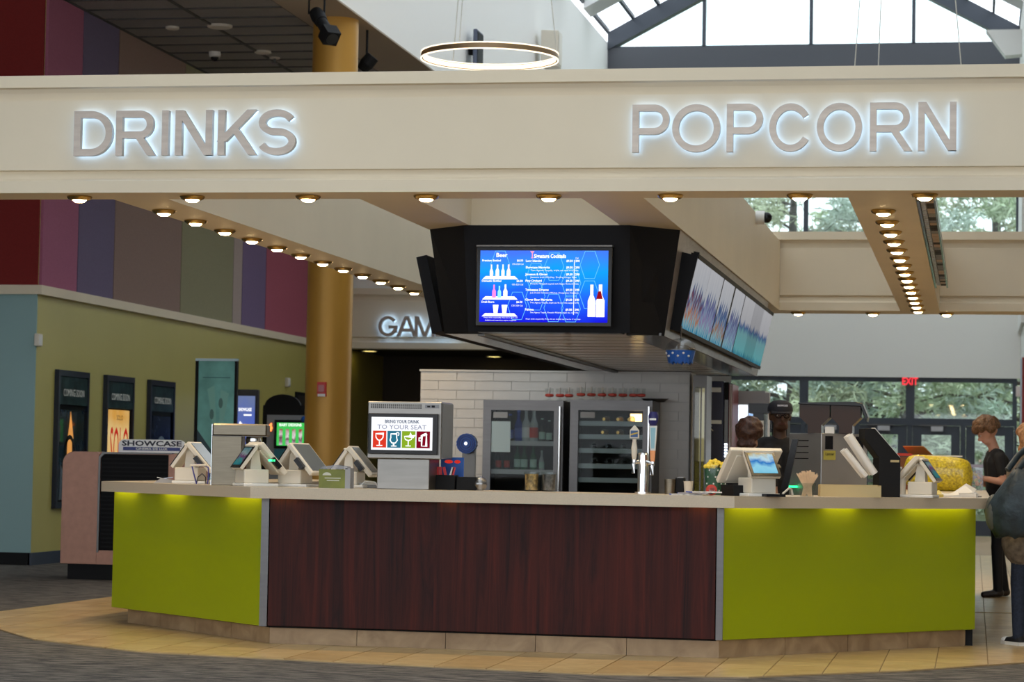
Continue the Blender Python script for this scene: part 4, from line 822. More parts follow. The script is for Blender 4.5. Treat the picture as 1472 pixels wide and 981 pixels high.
part('clear_bag', MB().lathe([(.079, .0), (.083, .2)], 20, cap=False), CLEAR, t)

# wooden stirrers
t = thing('stirrer_cup', 'clear cup fanned full of pale wooden stirrers', 'stirrers', on(1160, 16.42))
part('cup', MB().lathe([(.045, 0), (.06, .09), (.058, .09), (.043, .004)], 20), CLEAR, t, smooth=40)
WD = mat('pale_birch', (.78, .56, .34), .6, noise=(20, .15)); rr = random.Random(5)
for k in range(52):
    s_ = -1 if k < 32 else 1; q = (k if k < 32 else k-32)/(31 if k < 32 else 19); lean = s_*((.04+.46*q) if s_ < 0 else (.20+.34*q))
    part('stirrer', MB(Matrix.Translation((-s_*.022+(q-.5)*.02*s_, ((k*7) % 11-5)*.006, .004)) @ Matrix.Rotation(lean, 4, 'Y') @ Matrix.Rotation(rr.uniform(-.08, .08), 4, 'X')).box(-.003, .003, -.001, .001, 0, rr.uniform(.158, .174)), WD, t)
# tan tray, cup dispenser, cream bottle, napkins
t = thing('tan_tray', 'open tan cardboard tray in front of the steel drinks machine', 'tray', on(1219, 16.86), math.radians(8)); TAN = mat('tan_board', (.52, .42, .22), .6)
for nm, b in (('front', (-.19, .21, -.10, -.096, 0, .075)), ('back', (-.19, .21, .10, .104, 0, .082)), ('side', (-.194, -.19, -.1, .104, 0, .08)), ('side', (.21, .214, -.1, .104, 0, .08)), ('bottom', (-.19, .21, -.096, .1, 0, .004))): part(nm+'_wall' if nm != 'bottom' else 'bottom', MB().box(*b), TAN, t)
t = thing('cup_dispenser', 'black slanted cup dispenser with white cup sleeves', 'cup dispenser', on(1263, 17.10), math.radians(14))
part('body', MB().prism([(0, 0), (.15, 0), (.15, .27), (-.03, .47), (-.1, .47), (-.1, .40), (0, .27)], .0, .2, 'y'), BLACK, t, bevel=.003); part('panel', MB().prism([(.15, .27), (.152, .275), (-.025, .475), (-.03, .47)], .02, .14, 'y'), WPLAST, t); part('tag', MB().box(.08, .14, -.003, 0, .24, .255), TAN, t)
for y in (.04, .13):
    for s_ in (0, 1): part('cup_sleeve', MB().tube([(-.02-s_*.06, y, .16-s_*.02), (-.20-s_*.03, y, .42-s_*.10)], .026-s_*.006, 14), WPLAST, t, 'white cup stack', smooth=40)
t = thing('syrup_bottle', 'ivory pump bottle beside the black cup dispenser', 'bottle', on(1294, 17.25)); part('body', MB().lathe([(.036, 0), (.038, .01), (.038, .11), (.03, .14), (.016, .15)], 18), PLAST, t, smooth=40); part('pump', MB().cyl((0, 0, .15), .012, .05, 12).box(-.012, .012, -.05, .012, .195, .21), WPLAST, t)
# steel drinks machine with brown hoppers, standing behind the right counter wing
t = thing('drinks_machine', 'steel drinks machine with smoked brown hoppers behind the right counter wing', 'machine', (atY(1184, 700, 18.9).x, 18.55, 0), math.radians(-32))
zt = atY(1190, 624, 18.9).z; wr, wl = .43, .41
part('cabinet', MB().box(0, wr, 0, wl, .008, zt), mat('satin_steel', (.42, .41, .40), .38, .75, noise=(2, .08)), t, bevel=.004)
t.rotation_euler = (0, 0, math.radians(40)); HM = Matrix.Rotation(math.radians(-40), 4, 'Z')
for k in range(4): part('louvre', MB().box(-.003, 0, .16, .36, zt-.06-k*.045, zt-.053-k*.045), BLACK, t)
for x in (.035, .32): part('dark_window', MB().box(x, x+.07, -.004, 0, zt-.12, zt-.02), GBLACK, t)
ln = part('yellow_label', MB().box(.02, .13, -.004, 0, zt-.20, zt-.13), mat('yellow_label', (.45, .40, .08), .6), t, 'yellow maker label'); part('label_script', MB().text('Lancer', .03, .075, zt-.165, -.006, bold=.0006), BLACK, ln)
SMK = mat('smoked_acrylic', (.035, .014, .005), .25, spec=.25)
part('hopper_lid', MB(HM).prism([(-.18, zt+.215), (-.18, zt+.228), (.25, zt+.24), (.30, zt+.225), (.34, zt+.13), (.33, zt+.09), (.315, zt+.12), (.285, zt+.205)], .05, .42, 'y'), GBLACK, t, bevel=.004)
for x0, x1 in ((-.17, .055), (.065, .285)): m_ = (x0+x1)/2; part('hopper', MB(HM).prism([(x0, zt+.22), (x1, zt+.22), (x1, zt+.12), (m_+.05, zt+.06), (m_+.05, zt), (m_-.05, zt), (m_-.05, zt+.06), (x0, zt+.12)], .07, .40, 'y'), SMK, t, 'smoked brown hopper')
part('paper', MB(HM).box(.02, .09, .1, .2, zt, zt+.05), WPLAST, t)
part('indicator', MB(HM).box(-.27, -.19, .2, .23, 1.10, 1.115), glow('green_lamp2', (.03, .9, .3), 2.5), t, 'green lamp'); 
t = thing('monitor_back', 'dark slanted screen back between the staff and the steel machine', 'monitor', (atY(1132, 690, 18.2).x, 18.2, 0), 0); part('panel', MB().prism([(-.05, 1.08), (.0, 1.08), (.075, 1.46), (.03, 1.46)], 0, .06, 'y'), GBLACK, t); part('stand', MB().box(-.04, .0, .01, .05, .008, 1.08), BLACK, t)

# popcorn sack, box, napkins on the right side counter
t = thing('popcorn_sack', 'bulging clear sack of yellow popcorn lying on the right side counter', 'sack', (-.325, 23.2, TOPZ))
NX, NT = 26, 22; rr = random.Random(8); rings = []
for i in range(NX+1):
    u = -1+2*i/NX; k = max(.03, (1-abs(u)**7))**.4; ring = []
    for j in range(NT):
        a = 2*math.pi*j/NT; c, s_ = math.cos(a), math.sin(a); q = (abs(c)**4+abs(s_)**4)**-.25
        b_ = 1+rr.uniform(-.025, .025); ring.append((u*.315, .18*k*c*q*b_, max(.001, .160+.160*k*s_*q*b_-.018*u)))
    rings.append(ring)
part('popcorn', MB().loft(rings), mat('sack_popcorn', (.80, .58, .02), .6, noise=(45, .45), bump=(55, .9)), t, 'packed yellow popcorn', smooth=60)
part('film', MB().loft([[(p[0]*1.02, p[1]*1.03, .001+p[2]*1.02) for p in r] for r in rings]), thin_glass('sack_film', (.97, .95, .85), .05, .15), t, smooth=60)
part('seam', MB().box(-.1, .22, -.01, .01, .318, .33), WPLAST, t)
t = thing('cardboard_box', 'open brown carton with orange flap behind the popcorn sack', 'box', (-.64, 24.3, TOPZ), .1); t.scale = (1, 1, 1.32); BR = mat('brown_carton', (.22, .08, .035), .7); ORF = mat('orange_flap', (.62, .24, .06), .7)
for b in ((-.08, .30, -.15, -.14, 0, .24), (-.08, .30, .14, .15, 0, .24), (-.08, -.07, -.14, .14, 0, .24), (.29, .30, -.14, .14, 0, .24), (-.07, .29, -.14, .14, 0, .01)): part('wall', MB().box(*b), BR, t)
part('flap', MB().add([(.10, -.15, .24), (.30, -.15, .24), (.42, -.26, .20), (.22, -.26, .20), (.10, -.15, .246), (.30, -.15, .246), (.42, -.26, .206), (.22, -.26, .206)], [(0,1,2,3),(4,5,6,7),(0,1,5,4),(1,2,6,5),(2,3,7,6),(3,0,4,7)]), ORF, t)
part('flap', MB().add([(.06, .15, .24), (.28, .15, .24), (.16, .02, .315), (-.04, .02, .315), (.06, .15, .246), (.28, .15, .246), (.16, .02, .321), (-.04, .02, .321)], [(0,1,2,3),(4,5,6,7),(0,1,5,4),(1,2,6,5),(2,3,7,6),(3,0,4,7)]), ORF, t, 'orange raised flap')
solo('red_tray', MB().box(-.09, .09, -.1, .1, 0, .018).box(-.08, .08, -.09, .09, .018, .024), LBR, 'red plastic tray on the brown carton corner', 'tray', (-.68, 24.25, TOPZ+.325), .1)
rr = random.Random(4)
for k, (x, y, w_, d_, h, rz) in enumerate(((-.17, 17.95, .15, .12, .012, .2), (-.06, 18.05, .17, .13, .03, -.1), (-.27, 17.85, .09, .09, .02, .4), (-.02, 18.25, .12, .1, .01, .6))):
    t = thing('napkin_pile', ('flat pale napkins nearest the popcorn till', 'crumpled white napkin heap by the counter end', 'small yellow pad by the popcorn till', 'torn wrapper beneath the popcorn sack end')[k], 'napkins', (x, y, TOPZ), rz, group='papers on the right counter wing')
    cm = (WPLAST, WPLAST, mat('yellow_pad', (.65, .55, .15), .6), mat('grey_wrap', (.4, .4, .42), .4))[k]
    part('stack', MB().box(-w_/2, w_/2, -d_/2, d_/2, 0, h), cm, t)
    part('loose_sheet', MB().add([(-w_*.5, -d_*.45, h), (w_*.4, -d_*.5, h+.004), (w_*.45, d_*.3, h+.03), (0, d_*.5, h+.06*(k == 1)+.01), (-w_*.4, d_*.4, h+.02), (0, 0, h+.05*(k == 1)+.006)], [(0, 1, 5), (1, 2, 5), (2, 3, 5), (3, 4, 5), (4, 0, 5)]), cm, t)
t = thing('snack_bag', 'colourful clear bag of sweets held by the young man', 'bag', (-.02, 24.72, TOPZ)); rr = random.Random(9)
part('film', MB().box(-.10, .11, -.05, .05, 0, .245), thin_glass('snack_film', (.7, .72, .75), .12, .1), t)
sw2 = [MB(), MB(), MB(), MB()]
for k in range(80): sw2[k % 4].ball((rr.uniform(-.08, .09), rr.uniform(-.03, .03), rr.uniform(.02, .2)), rr.uniform(.012, .026), 7, 5)
for k, c in enumerate(((.75, .3, .03), (.12, .4, .06), (.7, .55, .05), (.45, .4, .42))): part('sweets', sw2[k], mat('sweet%d' % k, c, .5), t, kind='stuff')
part('header_card', MB().box(-.10, .11, -.055, .055, .225, .255), mat('lilac_card', (.35, .36, .5), .5), t)
# ================================================================ exit doors in the far wall
dn = 0
DX = [(-5.30, -4.28), (-4.28, -3.26), (-3.26, -2.24), (-2.24, -1.22), (-1.22, -.21), (-.21, .80)]
for x0, x1 in DX:
    dn += 1; f = .05; st = .17
    o = struct('door_%d' % dn, MB().box(x0, x0+f, YW, YW+.15, 0, 2.16).box(x1-f, x1, YW, YW+.15, 0, 2.16).box(x0+f, x1-f, YW, YW+.15, 2.11, 2.16), GREYST)
    a, b = x0+f+.005, x1-f-.005
    lf = part('leaf_frame', MB().box(a, b, YW+.03, YW+.09, 1.93, 2.105).box(a, a+st, YW+.03, YW+.09, .01, 1.93).box(b-st, b, YW+.03, YW+.09, .01, 1.93).box(a+st, b-st, YW+.03, YW+.09, .01, .3), GREYST, o)
    part('pane', MB().box(a+st, b-st, YW+.055, YW+.065, .3, 1.93), GLASS, lf); part('closer', MB().box((a+b)/2-.1, (a+b)/2+.13, YW-.04, YW+.03, 2.0, 2.09), mat('closer_silver', (.5, .5, .52), .4, .4), lf); part('closer_arm', MB().box(a+.15, b-.25, YW-.03, YW-.015, 2.10, 2.12), DSTEEL, lf); part('push_bar', MB().box(a+.08, b-.08, YW-.03, YW+.03, 1.0, 1.06), ALU, lf)
    part('glass_lettering', MB().text('SHOWCASE', .10, (a+b)/2, 1.35, YW+.052, width=b-a-2*st-.03, flip=True), mat('white_vinyl', (.75, .78, .8), .6), lf); part('vinyl_line', MB().box(a+st+.02, b-st-.02, YW+.05, YW+.054, 1.29, 1.305), MATS['white_vinyl'], lf)
e = thing('exit_sign', 'red lit EXIT sign above the far doors', 'sign', (atY(1308, 545, YW).x, YW+.02, 2.88))
part('plate', MB().box(-.17, .17, 0, .03, -.02, .19), thin_glass('exit_acrylic', (.8, .8, .8), .1), e); part('lettering', MB().text('EXIT', .20, 0, .01, -.004, width=.30, bold=.006, depth=.003), glow('exit_red', (1, .05, .07), 1.2), e)
RED = mat('dark_red_poster', (.30, .02, .02), .4)
struct('wall_exit_return', MB().box(.86, .98, 44.2, YW, 0, 3.9), WHITE)
sx = atY(1462, 560, 44).x
pp = thing('red_standee', 'dark red standee at the right edge by the exit doors', 'standee', (sx+.42, 43.2, 0)); part('panel', MB().box(-.35, .5, 0, .04, .05, 3.22), RED, pp); part('base', MB().box(-.3, .45, -.1, .2, .007, .05), BLACK, pp); part('blue_edge', MB().box(-.38, -.35, 0, .05, .05, 3.2), mat('pale_blue_edge', (.55, .66, .75), .4), pp)
solo('wall_box', MB().box(-.04, .04, -.05, .0, -.09, .09).box(-.03, .03, -.056, -.05, -.07, .07), WPLAST, 'small white box fixed beside the right exit door', 'wall box', (atY(1462, 563, 44.2).x+.02, 44.195, atY(1462, 563, 44.2).z))
# chain curtain / chrome tile rail along the right soffit beam
t = thing('chrome_tile_rail', 'long chrome rail of small amber and dark tiles along the right beam', 'rail', (-.395, 16.6, SZ))
part('rail', MB().box(.002, .02, 0, 8.0, .0, .03), CHROME, t); part('rail', MB().box(.115, .13, 0, 8.0, .0, .03), CHROME, t); part('back_plate', MB().box(.0, .13, 0, 8.0, .05, .06), DSTEEL, t)
AMB = mat('amber_tile', (.42, .22, .08), .3); PAL = mat('pale_tile', (.62, .64, .68), .25); rr = random.Random(2)
y = .05
while y < 7.8:
    l = rr.uniform(.10, .26); part('rail_tile', MB().box(.062, .112, y, y+l-.015, .012, .03), rr.choice([AMB, AMB, BLACK, DSTEEL]), t); y += l
y = .05
while y < 7.8: part('rail_bead', MB().box(.026, .055, y, y+.10, .01, .035), PAL, t); y += .15

# ================================================================ left side of the lobby
for k, (y0, y1) in enumerate(((26.96, 27.97), (28.58, 29.58), (30.20, 31.19))):
    Z0, Z1 = .63, 2.235; L = y1-y0
    t = thing('poster_case', ('nearest poster case on the olive wall, night scene with orange flame', 'middle poster case on the olive wall, orange poster with red letters', 'farthest poster case on the olive wall, dark blue poster')[k], 'poster case', (WX, y0, Z0), math.pi/2, group='poster cases on the olive wall')
    H_ = Z1-Z0; NB = mat('case_navy', (.012, .017, .035), .3)
    # local x runs into the building, local -y faces the room
    fr = MB().box(0, .05, -.055, 0, 0, H_).box(L-.05, L, -.055, 0, 0, H_).box(.05, L-.05, -.055, 0, 0, .07).box(.05, L-.05, -.055, 0, H_-.07, H_)
    part('frame', fr, NB, t); part('backing', MB().box(.05, L-.05, -.02, 0, .07, H_-.07), BLACK, t)
    hd = part('header', MB().box(.06, L-.06, -.05, -.02, H_-.40, H_-.08), mat('header_teal', (.035, .07, .075), .3, noise=(7, .6)), t); part('header_lettering', MB().text('COMING SOON', .12, L/2, H_-.30, -.052, width=L*.66), mat('silver_letter', (.75, .72, .66), .4, emit=.25), hd)
    if k == 0:
        ps = part('poster', MB().box(.10, L-.12, -.04, -.02, .10, H_-.46), mat('poster_night', (.02, .035, .06), .25, noise=(5, .9)), t)
        part('flame_streak', MB().prism([(.34, .40), (.52, .35), (.50, .75), (.54, .82), (.44, 1.13), (.40, .95), (.36, .80)], -.043, -.04, 'y'), glow('flame', (1, .42, .10), .9), ps); part('arch_shape', MB().stroke(arc(.42, .55, .17, .28, 10, 170, 10), .05, -.046, -.043), BLACK, ps); part('pale_shape', MB().prism([(.14, .10), (.3, .10), (.24, .42), (.16, .5)], -.043, -.04, 'y'), mat('poster_grey', (.2, .24, .3), .4), ps)
    elif k == 1:
        ps = part('poster', MB().box(.14, L-.14, -.04, -.02, .10, H_-.42), grad_screen('poster_orange', ((0, (235, 110, 40)), (.4, (250, 190, 110)), (.8, (250, 215, 150)), (1, (235, 170, 80))), .95, 'z', .1, 1.1, .3, 4), t); part('title', MB().text('SOLO', .74, L/2, .46, -.044, width=L*.66, bold=.006), glow('poster_red', (.75, .03, .02), .8), ps); part('small_title', MB().text('SOLO', .09, L/2, 1.06, -.044), BLACK, ps)
    else:
        ps = part('poster', MB().box(.14, L-.14, -.04, -.02, .10, H_-.46), mat('poster_slate', (.03, .04, .06), .25, noise=(6, .8)), t); part('arch_shape', MB().stroke(arc(L/2, .55, .2, .3, 0, 180, 12), .07, -.044, -.04), mat('poster_pale', (.28, .34, .36), .4), ps)
    part('glass', MB().box(.05, L-.05, -.058, -.056, .07, H_-.07), thin_glass('case_glass', (.9, .92, .92), .05), t)
# guest-service kiosk
kp = atZ(97, 834, 0); Yk = 23.6
COP = mat('copper_pink_laminate', (.47, .235, .165), .4, .1, noise=(14, .08))
kx = lambda px: atY(px, 740, Yk).x
zt = atY(150, 650, Yk).z; zb = atY(150, 812, Yk).z
t = thing('service_kiosk', 'copper pink service kiosk with rounded top and black front', 'kiosk', (kx(88), Yk, 0)); X = lambda px: kx(px)-kx(88)
def rounded(x0, x1, z0, z1, r): return [(x0, z0), (x1, z0), (x1, z1-.02)]+[(x1-.02, z1)]+[(x0+r+r*math.cos(math.radians(a)), z1-r+r*math.sin(math.radians(a))) for a in range(90, 181, 15)]
part('left_panel', MB().prism(rounded(0, X(140), zb, zt, .12), 0, .75, 'y'), COP, t, bevel=.004); part('chrome_edge', MB().prism([(X(140), zb+.12), (X(140)+.02, zb+.12), (X(140)+.02, zt-.06), (X(140)+.06, zt-.02), (X(244), zt-.012), (X(244), zt), (X(140)+.04, zt), (X(140), zt-.05)], -.005, .01, 'y'), DSTEEL, t)
part('black_front', MB().box(X(140)+.02, X(240), .02, .06, zb+.14, zt-.02), mat('ribbed_black', (.009, .009, .010), .7, spec=.15), t); part('body', MB().box(X(140), X(264), .06, .75, zb, zt-.01), COP, t); part('lower_panel', MB().box(X(140), X(264), 0, .06, zb, zb+.14), COP, t); part('right_panel', MB().box(X(240), X(264), 0, .06, zb+.14, zt-.01), COP, t, bevel=.006); part('plinth', MB().box(.06, X(258), .06, .7, .002, zb), BLACK, t)
rbs = MB()
for k in range(22): rbs.box(X(140)+.025, X(240)-.005, .014, .02, zb+.17+k*.042, zb+.185+k*.042)
part('front_ribs', rbs, BLACK, t, kind='stuff')
s0, s1 = kx(163), kx(259); zs = atY(200, 632, Yk).z
sg = thing('kiosk_sign', 'white rounded SHOWCASE CINEMA DE LUX sign standing on the kiosk', 'sign', (s0, Yk+.1, zt)); Wd = s1-s0; Hs = zs-zt
part('plaque', MB().prism([(0, 0), (Wd, 0)]+[(Wd-.06+.06*math.cos(math.radians(a)), Hs-.06+.06*math.sin(math.radians(a))) for a in range(0, 91, 18)]+[(.06+.06*math.cos(math.radians(a)), Hs-.06+.06*math.sin(math.radians(a))) for a in range(90, 181, 18)], 0, .03, 'y'), mat('bright_white_plaque', (.92, .91, .90), .5), sg); part('wordmark', MB().text('SHOWCASE', .072, Wd/2, Hs*.52, -.002, width=Wd*.90, bold=.0022), mat('ink_black', (.02, .02, .04), .5), sg)
bnd = part('blue_band', MB().box(Wd*.07, Wd*.93, -.003, 0, Hs*.16, Hs*.42), mat('band_blue', (.035, .05, .22), .4), sg); part('band_lettering', MB().text('CINEMA DE LUX', .03, Wd/2, Hs*.22, -.005, width=Wd*.48, bold=.001), WPLAST, bnd)
# roll-up banner
Yb = 29.2; a, b = atY(286, 519, Yb), atY(338, 523, Yb)
t = thing('teal_banner', 'tall teal film banner with pale faces standing by the olive wall', 'banner', (a.x, Yb, 0)); Wd = b.x-a.x; Z1 = a.z
BANM = grad_screen('banner_teal', ((0, (30, 90, 90)), (.3, (70, 140, 125)), (.55, (150, 175, 120)), (.75, (70, 165, 150)), (1, (90, 190, 175))), .42, 'z', .2, Z1, .35, 2.5)
pnl = part('panel', MB().box(.0, Wd, 0, .03, .03, Z1), mat('banner_print', (.20, .52, .47), .5, noise=(3, .3)), t, 'teal printed film picture'); part('edge', MB().box(-.04, 0, -.01, .06, .03, Z1+.02), BLACK, t); part('edge', MB().box(Wd, Wd+.03, -.01, .06, .03, Z1+.01), BLACK, t); part('top_rail', MB().box(-.04, Wd+.03, -.015, .06, Z1, Z1+.03), mat('rail_pale', (.5, .68, .75), .3), t); part('base', MB().box(-.1, Wd+.1, -.2, .25, .0, .03), BLACK, t)
for x, z, s_ in ((.42, -.52, .05), (.26, -.66, .05)): part('picture_face', MB().prism([(x*Wd/.40*.6+s_*.55*math.cos(q*.5236), Z1+z+s_*1.3*math.sin(q*.5236)) for q in range(12)], -.004, 0, 'y'), mat('banner_dark', (.10, .22, .20), .5), pnl); 
part('picture_rays', MB().prism([(Wd*.55, Z1-1.1), (Wd*.25, Z1-.35), (Wd*.45, Z1-.3)], -.002, 0, 'y').prism([(Wd*.58, Z1-1.1), (Wd*.62, Z1-.35), (Wd*.85, Z1-.4)], -.002, 0, 'y'), mat('banner_light', (.25, .56, .48), .5), pnl, kind='stuff')
part('picture_dusk', MB().prism([(0, Z1-.85), (Wd*.4, Z1-1.1), (Wd*.55, Z1-1.4), (0, Z1-1.5)], -.002, 0, 'y'), mat('banner_dusk', (.04, .08, .10), .5), pnl); part('credits', MB().box(Wd*.12, Wd*.88, -.003, 0, Z1-.21, Z1-.2), mat('banner_ink', (.05, .15, .16), .5), pnl)
# blue totem display
Yt = 33.0; a, b = atY(336, 560, Yt), atY(370, 563, Yt); Wd = b.x-a.x
t = thing('totem_display', 'tall grey totem with a glowing blue screen behind the teal banner', 'display', (a.x, Yt, 0)); Z1 = a.z
part('housing', MB().box(0, Wd, 0, .12, .05, Z1), mat('totem_grey', (.05, .05, .065), .35), t, bevel=.006); s_ = part('screen', MB().box(.02, Wd-.03, -.004, 0, .7, Z1-.09), grad_screen('totem_blue', ((0, (20, 40, 120)), (.5, (50, 90, 230)), (.75, (90, 110, 190)), (1, (110, 125, 165))), .9, 'z', .7, Z1-.09, .3, 5), t); part('base', MB().box(-.08, Wd+.08, -.15, .3, 0, .05), BLACK, t)
part('screen_wording', MB().text('SHOWCASE', .06, Wd/2, Z1-.30, -.006, width=Wd*.55, bold=.002).box(Wd*.45, Wd*.78, -.006, -.005, Z1-.365, Z1-.345), INKW, s_); part('screen_figure', MB().prism([(.07, Z1-.56), (.16, Z1-.56), (.13, Z1-.47), (.10, Z1-.44), (.09, Z1-.48)], -.006, -.004, 'y'), INKW, s_)  # SHOWCASE wording stands for a reflection, painted as glowing letters
# arcade ticket machine with rounded top, green screen
Ya = 31.0; ax = lambda px: atY(px, 600, Ya).x; az = lambda y: atY(410, y, Ya).z
t = thing('arcade_cabinet', 'black arcade cabinet with a rounded top and green picture screen', 'arcade cabinet', (ax(376), Ya, 0)); X = lambda px: ax(px)-ax(376); Wd = X(452)
part('back_board', MB().prism([(0, .05)]+[(Wd, .05), (Wd, az(582))]+[(X(404)+X(428)/2.0*math.cos(math.radians(q)), az(585)+(az(567)-az(585))*math.sin(math.radians(q))) for q in range(0, 181, 15)]+[(0, az(585))], .05, .12, 'y'), BLACK, t); part('marquee', MB().box(X(378), Wd, 0, .3, az(597), az(583)), BLACK, t); part('body', MB().box(X(384), Wd, .0, .6, .03, az(597)), mat('arcade_grey', (.30, .31, .34), .4), t); part('plinth', MB().box(X(386), Wd, .03, .6, 0.001, .03), BLACK, t)
f_ = part('screen_frame', MB().box(X(396), X(442), -.05, 0, az(645), az(604)), GBLACK, t, bevel=.004); sc3 = part('screen', MB().box(X(400), X(439), -.054, -.05, az(641), az(608)), glow('green_screen', lin((70, 200, 90)), 1), f_); part('screen_wording', MB().text('BABY DESIGNS', .05, (X(400)+X(439))/2, az(613), -.057, width=X(436)-X(404), bold=.001), INKW, sc3)
for k in range(4): q0 = X(403.5)+k*(X(439)-X(400))*.24; part('picture_strip', MB().box(q0, q0+.045, -.057, -.054, az(640), az(617)), grad_screen('strip%d' % k, ((0, (200, 190, 200)), (.4, (110, 70, 80)), (.6, (230, 220, 220)), (1, (150, 90, 70))), .9, 'z', az(640), az(617), .8, 16), sc3)
part('number_lamp', MB().text('4', .14, X(388.5), az(620), -.01, bold=.006), glow('orange_lamp', (1, .25, .06), 2.2), t, 'glowing orange digit'); part('teal_panel', MB().box(X(396), Wd, -.03, .0, az(675), az(646)), mat('arcade_teal', (.04, .22, .30), .4), t); part('blue_ball', MB().ball((X(438), -.02, az(603)), .045, 12, 8), mat('reel_blue', (.01, .09, .42), .35), t); part('toy', MB().ball((X(413), .15, az(580)), .05, 10, 8), WPLAST, t)
# fittings on walls and column
for px, py, dy, lb in ((57, 489, 0, 'beige sensor box on the corner of the olive wall'), (415, 550, 0, 'beige sensor box at the far end of the olive wall')):
    p = atX(px, py, WX+.04); t = thing('wall_sensor', lb, 'wall box', (WX, p.y, p.z), group='wall sensors'); part('case', MB().box(0, .05, -.07, .07, -.07, .07), PLAST, t, bevel=.006); part('cover', MB().box(.05, .056, -.05, .05, -.055, .055), WPLAST, t)
dd = struct('door_%d' % (dn+1), MB().box(WX, WX+.03, 37.2, 38.2, 0, 2.3), BLACK); part('leaf', MB().box(WX+.03, WX+.04, 37.25, 38.15, .02, 2.25), mat('dark_doorway', (.02, .016, .013), .6), dd)
p = atY(463, 560, 28.05); t = thing('fire_alarm', 'red fire alarm box on the gold column', 'alarm', (p.x, 28.05, p.z)); part('box', MB().box(-.055, .055, -.03, .03, -.085, .085), mat('alarm_red', (.55, .02, .02), .4), t, bevel=.004); part('strobe', MB().box(-.035, .035, -.04, -.03, -.03, .05), mat('alarm_dark', (.35, .01, .012), .2), t); part('lettering', MB().box(-.045, .045, -.033, -.03, -.085, -.055).text('FIRE', .03, 0, -.078, -.036), WPLAST, t)
# ================================================================ ceiling fittings
def ceil(px, py): p = atZ(px, py, CEIL); return (p.x, p.y, CEIL+.012)
for px, py, r, lb in ((316, 38, .155, 'round ceiling speaker nearest the gold column on the tiled ceiling'), (378, 75, .11, 'small round ceiling speaker behind the dome camera'), (248, 40, .085, 'small pale smoke detector on the dark tiled ceiling')):
    t = thing('ceiling_disc', lb, 'ceiling fitting', ceil(px, py)); part('grille', MB().lathe([(.001, -.03), (r*.8, -.028), (r*.82, -.02)], 24), mat('pale_grille', (.46, .38, .24), .6), t); part('rim', MB().lathe([(r*.82, -.032), (r, -.02), (r, 0), (r*.82, 0)], 24), PLAST, t)
t = thing('dome_camera', 'white dome camera with dark eye on the tiled ceiling', 'camera', ceil(309, 76)); part('housing', MB().lathe([(.06, -.07), (.075, -.06), (.08, 0)], 20), WPLAST, t, smooth=40); part('lens', MB().ball((0, 0, -.07), .055, 16, 10), GBLACK, t, smooth=60)
t = thing('sprinkler', 'small steel sprinkler on the tiled ceiling by the column', 'sprinkler', ceil(395, 84)); part('stem', MB().cyl((0, 0, -.07), .018, .07, 12), DSTEEL, t); part('deflector', MB().cyl((0, 0, -.085), .045, .012, 14), DSTEEL, t); part('plate', MB().cyl((0, 0, -.015), .07, .015, 16), PLAST, t)
p = atY(1086, 313, 25); q = atX(1087, 313, -2.2)
t = thing('wall_camera', 'white dome camera fixed to the bulkhead over the menu boards', 'camera', (-2.203, q.y, q.z)); part('mount', MB().cyl((0, 0, 0), .07, .09, 18, 'x'), WPLAST, t, smooth=40); part('lens', MB().ball((.11, 0, 0), .055, 16, 10), GBLACK, t, smooth=60)
# stage spotlight hung from the plaster ceiling edge
sa = atY(455, 20, 26.6); sb = atY(489, 75, 26.2)
t = thing('stage_spotlight', 'black stage spotlight aimed down beside the gold column', 'spotlight', (sa.x, sa.y, sa.z)); d = Vector((sb.x-sa.x, sb.y-sa.y, sb.z-sa.z)); L = d.length; M0 = d.to_track_quat('Z', 'Y').to_matrix().to_4x4()
part('rear_housing', MB(M0).lathe([(.05, -.05), (.075, -.03), (.085, .06), (.075, .16)], 20), BLACK, t, smooth=40); part('barrel', MB(M0).lathe([(.065, .15), (.07, .34), (.075, .36)], 20), BLACK, t, smooth=40); part('gel_frame', MB(M0).box(-.085, .085, -.085, .085, .34, .50), BLACK, t); part('lens', MB(M0).cyl((0, 0, .49), .07, .012, 20), GBLACK, t)
hz = CEIL-sa.z; part('yoke', MB().tube([(.09, 0, .0), (.09, .0, hz*.6), (0, 0, hz*.8), (-.09, 0, hz*.6), (-.09, 0, 0)], .012), BLACK, t); part('clamp', MB().cyl((0, 0, hz*.7), .02, max(.02, hz*.3), 12), CHROME, t)
t = thing('stage_spotlight', 'second small black spotlight right of the gold column', 'spotlight', atY(527, 92, 29)); c = t.location; part('housing', MB(Matrix.Rotation(.7, 4, 'Y')).lathe([(.06, -.1), (.09, 0), (.085, .12)], 18), BLACK, t); part('bracket', MB().cyl((0, 0, 0), .015, CEIL-c.z, 10), BLACK, t)
